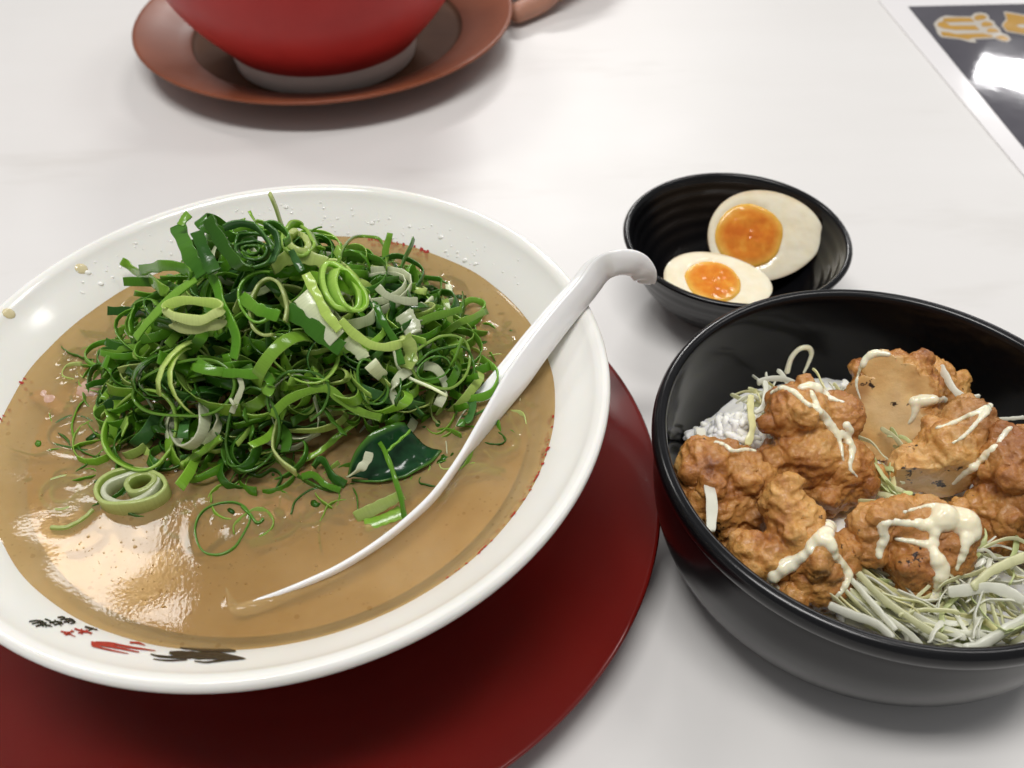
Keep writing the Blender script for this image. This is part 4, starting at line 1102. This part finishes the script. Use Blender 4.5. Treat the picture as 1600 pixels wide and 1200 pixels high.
mayo(ch4, [([(1464, 668), (1490, 660), (1515, 648), (1540, 638), (1550, 632)], [7, 9, 9, 11, 12]), ([(1545, 640), (1526, 660), (1508, 680), (1490, 692)], [11, 8, 8, 5]),
           ([(1490, 756), (1505, 742), (1525, 728), (1542, 708), (1556, 696)], [8, 12, 16, 12, 10])])
mayo(ch5, [([(1296, 822), (1292, 832), (1272, 846), (1262, 862), (1245, 876), (1225, 890), (1208, 905)], [24, 24, 22, 18, 18, 24, 16]),
           ([(1278, 842), (1298, 850), (1306, 870), (1318, 885), (1326, 900), (1318, 920), (1302, 938)], [20, 20, 17, 18, 16, 11, 8]),
           ([(1210, 898), (1206, 912), (1216, 918)], [18, 14, 8])])
mayo(ch6, [([(1375, 822), (1398, 816), (1425, 818), (1452, 820), (1480, 812), (1505, 815), (1518, 830)], [12, 15, 14, 22, 40, 44, 30]),
           ([(1378, 822), (1382, 842), (1374, 860), (1374, 870)], [14, 16, 14, 10]), ([(1400, 842), (1425, 846), (1448, 852), (1462, 848)], [9, 10, 14, 16]),
           ([(1460, 830), (1458, 855), (1464, 872), (1472, 890), (1466, 910), (1462, 930), (1440, 940), (1424, 944)], [16, 14, 22, 28, 20, 15, 12, 10]),
           ([(1412, 800), (1440, 792), (1468, 788), (1495, 796)], [7, 8, 8, 10]), ([(1512, 838), (1506, 860), (1495, 890)], [20, 14, 8])])
mayo(ch1, [([(1118, 690), (1130, 694), (1146, 704), (1165, 702), (1180, 704)], [7, 8, 8, 9, 7])])
mayo(ch7, [([(1562, 690), (1570, 676), (1580, 668)], [12, 10, 8])])

# mayonnaise smear on the inner wall
lin = bvh_of([c for c in kb.children if c.name.startswith('lining')][0].data)
sph = []
P = spline([(1230, 580), (1236, 560), (1248, 546), (1262, 543), (1268, 552), (1262, 570), (1256, 582)], 50)
for i, (x, y) in enumerate(P):
    h = cast(lin, x, y)
    r = np.interp(i / 49, [0, .3, .55, 1], [5.0, 4.2, 4.8, 2.2]) * depth_of(h[0]) / FPX
    sph.append((np.array(h[0]) + (EYE - np.array(h[0])) * .0012, r))
co, no, F = blob(sph, .00035, 5)
sm = obj('mayonnaise_smear', mesh('mayonnaise_smear', co, F, MT['mayo'])); tag(sm, 'hooked smear of mayonnaise stuck on the inner wall of the black bowl', 'mayonnaise')

# ---- shredded cabbage
CAB_GROUP = 'cabbage shreds in the black bowl'
CP = {'pale': ((.86, .86, .58), (.88, .88, .66)), 'white': ((.90, .90, .80), (.91, .91, .83)), 'green': ((.72, .80, .42), (.78, .83, .50)), 'yellow': ((.86, .83, .48), (.88, .85, .56))}
def cabbage(P, Wd, width, thick, c, label):
    a, b = CP[c]; s = random.uniform(.88, 1.08)
    n = len(P); tp = np.minimum(1, np.minimum(np.linspace(0, 1, n), np.linspace(1, 0, n)) * 9 + .72)
    me = ribbon_mesh('cabbage_shred', P, Wd, width * tp, thick, np.array(a) * s, np.array(b) * s, MT['cabbage'], False, vein=160)
    o = obj('cabbage_shred', me); tag(o, label, 'cabbage', CAB_GROUP); return o
def shred(x, y, ang, L, bend, c, where, dz=0.0, width=None, z0=.0345):
    c0 = at(x, y, z0 + dz); s = depth_of(c0) / FPX
    n = 26; t_ = np.linspace(-.5, .5, n); ph = random.uniform(0, 6.28)
    u = t_ * L; v = bend * L * (t_ ** 2 - .1) + .02 * L * np.sin(t_ * 11 + ph)
    P = c0 + np.outer(u * math.cos(ang) - v * math.sin(ang), CRT) * s + np.outer(u * math.sin(ang) + v * math.cos(ang), [0, -1.25, 0]) * s
    for q in P:
        r = math.hypot(q[0] - KB[0], q[1] - KB[1])
        if r > .0615:
            q[0] = KB[0] + (q[0] - KB[0]) * .0615 / r; q[1] = KB[1] + (q[1] - KB[1]) * .0615 / r
        q[2] = max(q[2], rice_h(q[0], q[1]) + .0003 + dz * .7)
    P[:, 2] += .0016 * np.sin(t_ * random.uniform(3, 8) + ph) + .001
    tw = np.linspace(0, random.uniform(-1.8, 1.8), n) + random.uniform(-.6, .6)
    Wd = np.stack([np.sin(tw) * -math.sin(ang), -np.sin(tw) * math.cos(ang), np.cos(tw)], 1)
    cabbage(P, Wd, width or random.uniform(.0009, .0019), random.uniform(.0003, .0005), c, '%s %s %s cabbage shred %s' % ('short' if L < 75 else 'long', 'curved' if abs(bend) > .4 else 'straight', {'pale': 'pale', 'white': 'white', 'green': 'light green', 'yellow': 'yellowish'}[c], where))
pick = lambda: random.choice(('pale', 'pale', 'white', 'white', 'yellow', 'white', 'white', 'pale', 'pale', 'white', 'yellow', 'green'))
for i in range(52):    # sheaf below the front pieces
    x = random.uniform(1300, 1430); y = 905 + (x - 1300) * .42 + random.uniform(-30, 45)
    shred(x, y, math.radians(random.gauss(36, 9)), random.uniform(90, 190), random.uniform(-.25, .25), pick(), 'in the sheaf under the front chicken pieces', random.uniform(0, .006))
for i in range(80):    # tangle at the right front
    shred(random.uniform(1430, 1610), random.uniform(850, 1005), math.radians(random.uniform(-70, 80)), random.uniform(50, 150), random.uniform(-.9, .9), pick(), 'in the tangle beside the mayonnaise lattice', random.uniform(0, .009))
for i in range(20):    # between the pieces in the middle
    shred(random.gauss(1392, 22), random.gauss(735, 32), math.radians(random.uniform(20, 110)), random.uniform(40, 95), random.uniform(-.8, .8), random.choice(('yellow', 'pale', 'pale', 'green')), 'between the largest and the scorched chicken piece', random.uniform(.002, .010))
for i in range(24):    # behind the largest piece
    shred(random.gauss(1205, 22), random.gauss(628, 14), math.radians(random.uniform(-50, 80)), random.uniform(40, 80), random.uniform(-.9, .9), random.choice(('pale', 'white', 'yellow')), 'on the rice behind the largest chicken piece', random.uniform(.003, .011))
for i in range(8):
    shred(random.gauss(1315, 10), random.gauss(640, 18), math.radians(random.uniform(40, 100)), random.uniform(40, 70), random.uniform(-.5, .5), random.choice(('pale', 'white', 'yellow')), 'between the largest and the pale cut chicken piece', random.uniform(.006, .012))
def traced(pts, width, c, label, z, wd=None, th=.0008):
    P = spline([at(p[0], p[1], z + (p[2] if len(p) > 2 else 0)) for p in pts], 9 * len(pts))
    cabbage(P, wd if wd is not None else tuple(CRT), width * .62, th, c, label)
traced([(1094, 670), (1098, 695), (1104, 725), (1108, 760), (1112, 790), (1112, 830)], .0050, 'white', 'long white cabbage sliver hanging over the golden piece by the left wall', .050, None)
traced([(1072, 722), (1085, 724), (1098, 734)], .0012, 'white', 'thin root of the hanging white sliver', .050, (0, .5, .8))
traced([(1184, 598), (1200, 592), (1225, 592), (1240, 598)], .0030, 'white', 'white cabbage fold standing above the rice', .050, (0, .6, .8))
traced([(1196, 596), (1196, 615), (1192, 635), (1180, 645)], .0026, 'white', 'white cabbage strip dropping from the standing fold', .050)
traced([(1174, 618), (1172, 640), (1176, 665), (1168, 695)], .0034, 'yellow', 'yellowish cabbage strip standing in front of the rice', .049)
traced([(1470, 572), (1478, 588), (1490, 608), (1508, 622), (1530, 620)], .0038, 'white', 'pale cabbage strand leaning on the back wall of the bowl', .050, (.5, .2, .8))
traced([(1560, 655), (1580, 654), (1600, 652)], .0018, 'white', 'thin cabbage strand behind the right hand piece', .050, (0, .5, .8))
traced([(1520, 826), (1535, 832), (1540, 845), (1530, 856), (1522, 862), (1530, 870)], .0040, 'green', 'curled light green cabbage ribbon beside the mayonnaise lattice', .044, (0, .6, .7))
traced([(1466, 990), (1490, 1000), (1520, 1000), (1545, 990)], .0034, 'green', 'green edged cabbage ribbon lying along the front wall', .037, (0, .6, .7))
traced([(1508, 1016), (1540, 1004), (1570, 985), (1605, 965)], .0042, 'white', 'thick white cabbage rib leaning on the front rim', .044, (0, .6, .7), .0016)
traced([(1480, 925), (1510, 922), (1545, 918), (1575, 925), (1600, 940)], .0050, 'white', 'broad whitish cabbage strip across the right front', .046, (0, .7, .6), .0012)
traced([(1520, 918), (1545, 895), (1575, 880), (1605, 868)], .0040, 'pale', 'broad pale cabbage strip rising to the right wall', .047, (0, .7, .6), .0012)
traced([(1295, 945), (1330, 960), (1370, 975), (1395, 998)], .0036, 'white', 'white cabbage rib at the front of the sheaf', .042, (0, .6, .7), .0014)
traced([(1340, 895), (1375, 930), (1420, 965), (1480, 1000)], .0030, 'pale', 'longest pale cabbage strand of the front sheaf', .044, (0, .6, .7), .0010)
traced([(1330, 905), (1365, 945), (1400, 985)], .0026, 'white', 'straight white cabbage strand in the front sheaf', .043, (0, .6, .7), .0010)

# ================================================================ eggs
def egg(name, cx, cy, zc, L, Wd_, axis, normal, yoff, yr, label, seed, deep=1.0):
    """half egg: long axis 'axis', cut face looking along 'normal'"""
    X = np.array(axis, float); X /= np.linalg.norm(X)
    Z = np.array(normal, float); Z -= X * np.dot(X, Z); Z /= np.linalg.norm(Z); Y = np.cross(Z, X)
    c0 = at(cx, cy, zc)
    nu, nv = 60, 40
    def rad(t): return Wd_ / 2 * math.sqrt(max(0, 1 - t * t)) * (1 - .13 * t)   # blunt at t<0
    V = []; S = []; F = []
    for i in range(nu + 1):
        t = -math.cos(math.pi * i / nu)
        for j in range(nv + 1):
            ph = math.pi * j / nv
            V.append((t * L / 2, rad(t) * math.cos(ph), -rad(t) * math.sin(ph) * deep)); S.append(min(1, math.sin(ph) * 14))
    for i in range(nu):
        for j in range(nv):
            a = i * (nv + 1) + j; F.append((a, a + nv + 1, a + nv + 2, a + 1))
    base = len(V); mr = 34
    # cut face, slightly uneven
    for i in range(nu + 1):
        t = -math.cos(math.pi * i / nu)
        for j in range(mr + 1):
            s = -1 + 2 * j / mr; x = t * L / 2; y = -rad(t) * s
            e = 1 - max(abs(s), abs(t)) ** 6
            d = math.hypot((x - yoff), y) / yr
            z = e * (.0004 * noise.noise(Vector((x * 150 + seed, y * 150, 0))) + .0002 * noise.noise(Vector((x * 500, y * 500, seed)))) - .0012 * max(0, 1 - max(0, d - .75) * 4) * (d < 1.0)
            V.append((x, y, z + .0003 * e)); S.append(.55 * max(0, (max(abs(s), abs(t) ** 1.5) - .86) / .14) ** 2)
    for i in range(nu):
        for j in range(mr):
            a = base + i * (mr + 1) + j; F.append((a, a + 1, a + mr + 2, a + mr + 1))
    root = empty('egg_half', tuple(c0)); tag(root, label, 'egg')
    tf = lambda p: c0 + X * p[0] + Y * p[1] + Z * p[2]
    me = mesh('egg_white', [tf(p) for p in V], F, MT['egg'])
    a = me.attributes.new('skin', 'FLOAT', 'POINT'); a.data.foreach_set('value', S)
    o = obj('white', me, root)
    # yolk: soft lens
    V = [(yoff, 0, .0004)]; S = [0]; F = []
    nr, na = 20, 64
    for i in range(1, nr + 1):
        q = i / nr
        for j in range(na):
            an = 2 * math.pi * j / na
            rr = yr * q * (1 + .05 * noise.noise(Vector((math.cos(an) * 1.6, math.sin(an) * 1.6, seed))))
            x = yoff + rr * math.cos(an) * 1.0; y = rr * math.sin(an) * .94
            z = .0002 + .0009 * (1 - q ** 4) * (1 + .6 * noise.noise(Vector((x * 150, y * 150, seed)))) - .0020 * max(0, q - .92) / .08
            z += .00025 * noise.noise(Vector((x * 480, y * 480, seed + 3))) * (q < .85)
            V.append((x, y, z)); S.append(max(0, min(1, (q - .66) * 3.6)))
    for j in range(na): F.append((0, 1 + j, 1 + (j + 1) % na))
    for i in range(nr - 1):
        for j in range(na):
            a0 = 1 + i * na + j; a1 = 1 + i * na + (j + 1) % na; F.append((a0, a0 + na, a1 + na, a1))
    me = mesh('yolk', [tf(p) for p in V], F, MT['yolk'])
    a = me.attributes.new('skin', 'FLOAT', 'POINT'); a.data.foreach_set('value', S)
    obj('yolk', me, root)
    return root
egg('egg', 1196, 368, .0270, .0505, .0400, CRT * 1.0 + CUP * .03 + VIEW * .02, VIEW * .92 - CUP * .12 + np.array([0, 0, .2]) - CRT * .1, -.0072, .0160, 'upright marinated egg half facing out with a jammy orange yolk', 2)
egg('egg', 1122, 440, .0300, .0450, .0330, CRT * 1.0 - CUP * .10, np.array([0.0, .02, 1.0]) + VIEW * .25, -.002, .0126, 'marinated egg half lying face up against the near rim of the small bowl', 6, .55)

# ================================================================ menu
mn = empty('menu', tuple(at(1500, 100, 0)))
tag(mn, 'laminated dark menu sheet with gold lettering on the white table', 'menu')
def flat(name, poly, z, thick, m, parent, smooth=False, world=None):
    P = [at(x, y, z)[:2] for x, y in poly] if world is None else world
    n = len(P)
    V = [(p[0], p[1], z) for p in P] + [(p[0], p[1], z - thick) for p in P]
    F = [tuple(range(n)), tuple(range(n, 2 * n))[::-1]] + [(i, (i + 1) % n, n + (i + 1) % n, n + i)[::-1] for i in range(n)]
    me = mesh(name, V, F, m, False)
    bm = bmesh.new(); bm.from_mesh(me); bmesh.ops.recalc_face_normals(bm, faces=bm.faces); bm.to_mesh(me); bm.free()
    return obj(name, me, parent)
A = at(1381, 10, .0008)[:2]; Bp = at(1579, 248, .0008)[:2]
ux = np.array([1.0, .012]); dn = (Bp - A) / np.linalg.norm(Bp - A)
A0 = A - dn * .016
flat('laminate_sheet', None, .0008, .0007, MT['laminate'], mn, world=[A0, A0 + dn * .30, A0 + dn * .30 + ux * .21, A0 + ux * .21])
Pq = at(1419, 10, .0011)[:2]; Pr = at(1600, 231, .0011)[:2]; dn2 = (Pr - Pq) / np.linalg.norm(Pr - Pq)
PANEL = flat('printed_panel', None, .0011, .0002, MT['print_dark'], mn, world=[Pq, Pq + dn2 * .27, Pq + dn2 * .27 + ux * .18, Pq + ux * .18])
def g8(pts): return [(1400 + a / 8, b / 8) for a, b in pts]
flat('letter_outline', g8([(470, 300), (500, 260), (560, 215), (620, 195), (760, 205), (940, 205), (980, 165), (1060, 155), (1130, 170), (1165, 205), (1165, 240), (1225, 265), (1245, 310), (1300, 360), (1320, 410), (1400, 440),
        (1440, 490), (1400, 525), (1320, 515), (1240, 480), (980, 490), (1010, 530), (930, 525), (800, 490), (570, 465), (520, 420), (500, 360)]), .0013, .0002, MT['print_pale'], PANEL)
for poly in ([(600, 225), (760, 220), (930, 222), (985, 268), (640, 275), (585, 250)], [(530, 280), (600, 262), (680, 318), (990, 318), (1045, 370), (740, 372), (600, 352), (520, 318)],
             [(560, 395), (640, 398), (760, 425), (1080, 415), (1200, 440), (1210, 460), (960, 470), (900, 490), (780, 468), (580, 445)],
             [(975, 210), (1030, 180), (1100, 185), (1140, 215), (1100, 240), (1020, 252), (985, 240)], [(1065, 290), (1110, 265), (1190, 280), (1215, 315), (1150, 330), (1080, 328)],
             [(1135, 375), (1180, 345), (1260, 365), (1290, 395), (1200, 402), (1145, 400)], [(1235, 460), (1320, 442), (1390, 465), (1410, 500), (1340, 505)]):
    flat('letter_stroke', g8(poly), .0015, .0002, MT['print_gold'], PANEL)
flat('letter_outline', g8([(1345, 145), (1420, 150), (1640, 190), (1700, 260), (1700, 440), (1600, 435), (1380, 395), (1320, 320), (1330, 290), (1375, 240)]), .0013, .0002, MT['print_pale'], PANEL)
flat('letter_stroke', g8([(1365, 160), (1420, 165), (1640, 205), (1690, 270), (1680, 300), (1540, 300), (1500, 320), (1560, 345), (1690, 350), (1690, 425), (1600, 420), (1390, 380), (1340, 318), (1350, 295), (1395, 250)]), .0015, .0002, MT['print_gold'], PANEL)

# ================================================================ hand by the saucer
def hand():
    # little side of a hand laid on the table, fingers reaching for the saucer
    sph = []
    def chain(pts, radii, k=16):
        P = spline(np.c_[np.array(pts), np.array(radii)], k * (len(pts) - 1))
        for q in P: sph.append((q[:3], q[3]))
    # fingers: knuckle -> tip (ring finger foremost)
    chain([(.066, .672, .030), (.044, .640, .022), (.026, .6215, .0105), (.0085, .6045, .0085)], [.0100, .0090, .0082, .0070])
    chain([(.056, .690, .036), (.030, .664, .032), (.008, .640, .019), (-.004, .624, .014)], [.0105, .0094, .0086, .0074])
    chain([(.044, .706, .038), (.014, .684, .036), (-.008, .660, .026), (-.018, .646, .020)], [.0105, .0094, .0086, .0074])
    chain([(.034, .724, .038), (.002, .706, .036), (-.018, .684, .028), (-.028, .668, .022)], [.0100, .0090, .0082, .0070])
    chain([(.050, .760, .034), (.016, .744, .036), (-.010, .722, .030), (-.026, .702, .024)], [.0130, .0115, .0100, .0082])
    # palm and wrist
    for a in ((.066, .672), (.056, .690), (.046, .706), (.034, .724)):
        chain([(a[0], a[1], .030), (.092 + (a[0] - .066) * .7, .742 + (a[1] - .68) * .5, .028)], [.0115, .016], 20)
    chain([(.050, .760, .034), (.096, .764, .030)], [.014, .019], 20)
    chain([(.092, .752, .028), (.118, .812, .030), (.150, .900, .036), (.180, .990, .040)], [.0225, .0235, .028, .034], 24)
    co, no, F = blob(sph, .0016, 8)
    for i in range(len(co)): co[i, 2] = max(co[i, 2], .0006)
    o = obj('hand', mesh('hand', co, F, MT['skin'])); tag(o, 'hand laid on the table with curled fingers beside the brown saucer', 'hand')
    a = np.array((.044, .640, .022)); b = np.array((.026, .6215, .0105)); ax = (b - a) / np.linalg.norm(b - a); c = a * .35 + b * .65
    bm = bmesh.new()
    u = np.cross(ax, [0, 0, 1]); u /= np.linalg.norm(u); v = np.cross(ax, u)
    V = []; F = []
    n1, n2 = 48, 10
    for i in range(n1):
        t_ = 2 * math.pi * i / n1; d = u * math.cos(t_) + v * math.sin(t_)
        for j in range(n2):
            p_ = 2 * math.pi * j / n2
            V.append(c + d * (.0088 + .0009 * math.cos(p_)) + ax * .0017 * math.sin(p_))
    for i in range(n1):
        for j in range(n2): F.append((i * n2 + j, i * n2 + (j + 1) % n2, ((i + 1) % n1) * n2 + (j + 1) % n2, ((i + 1) % n1) * n2 + j))
    bm.free()
    r = obj('finger_ring', mesh('finger_ring', V, F, MT['gold'])); tag(r, 'plain gold ring worn on the hand beside the saucer', 'ring')
hand()
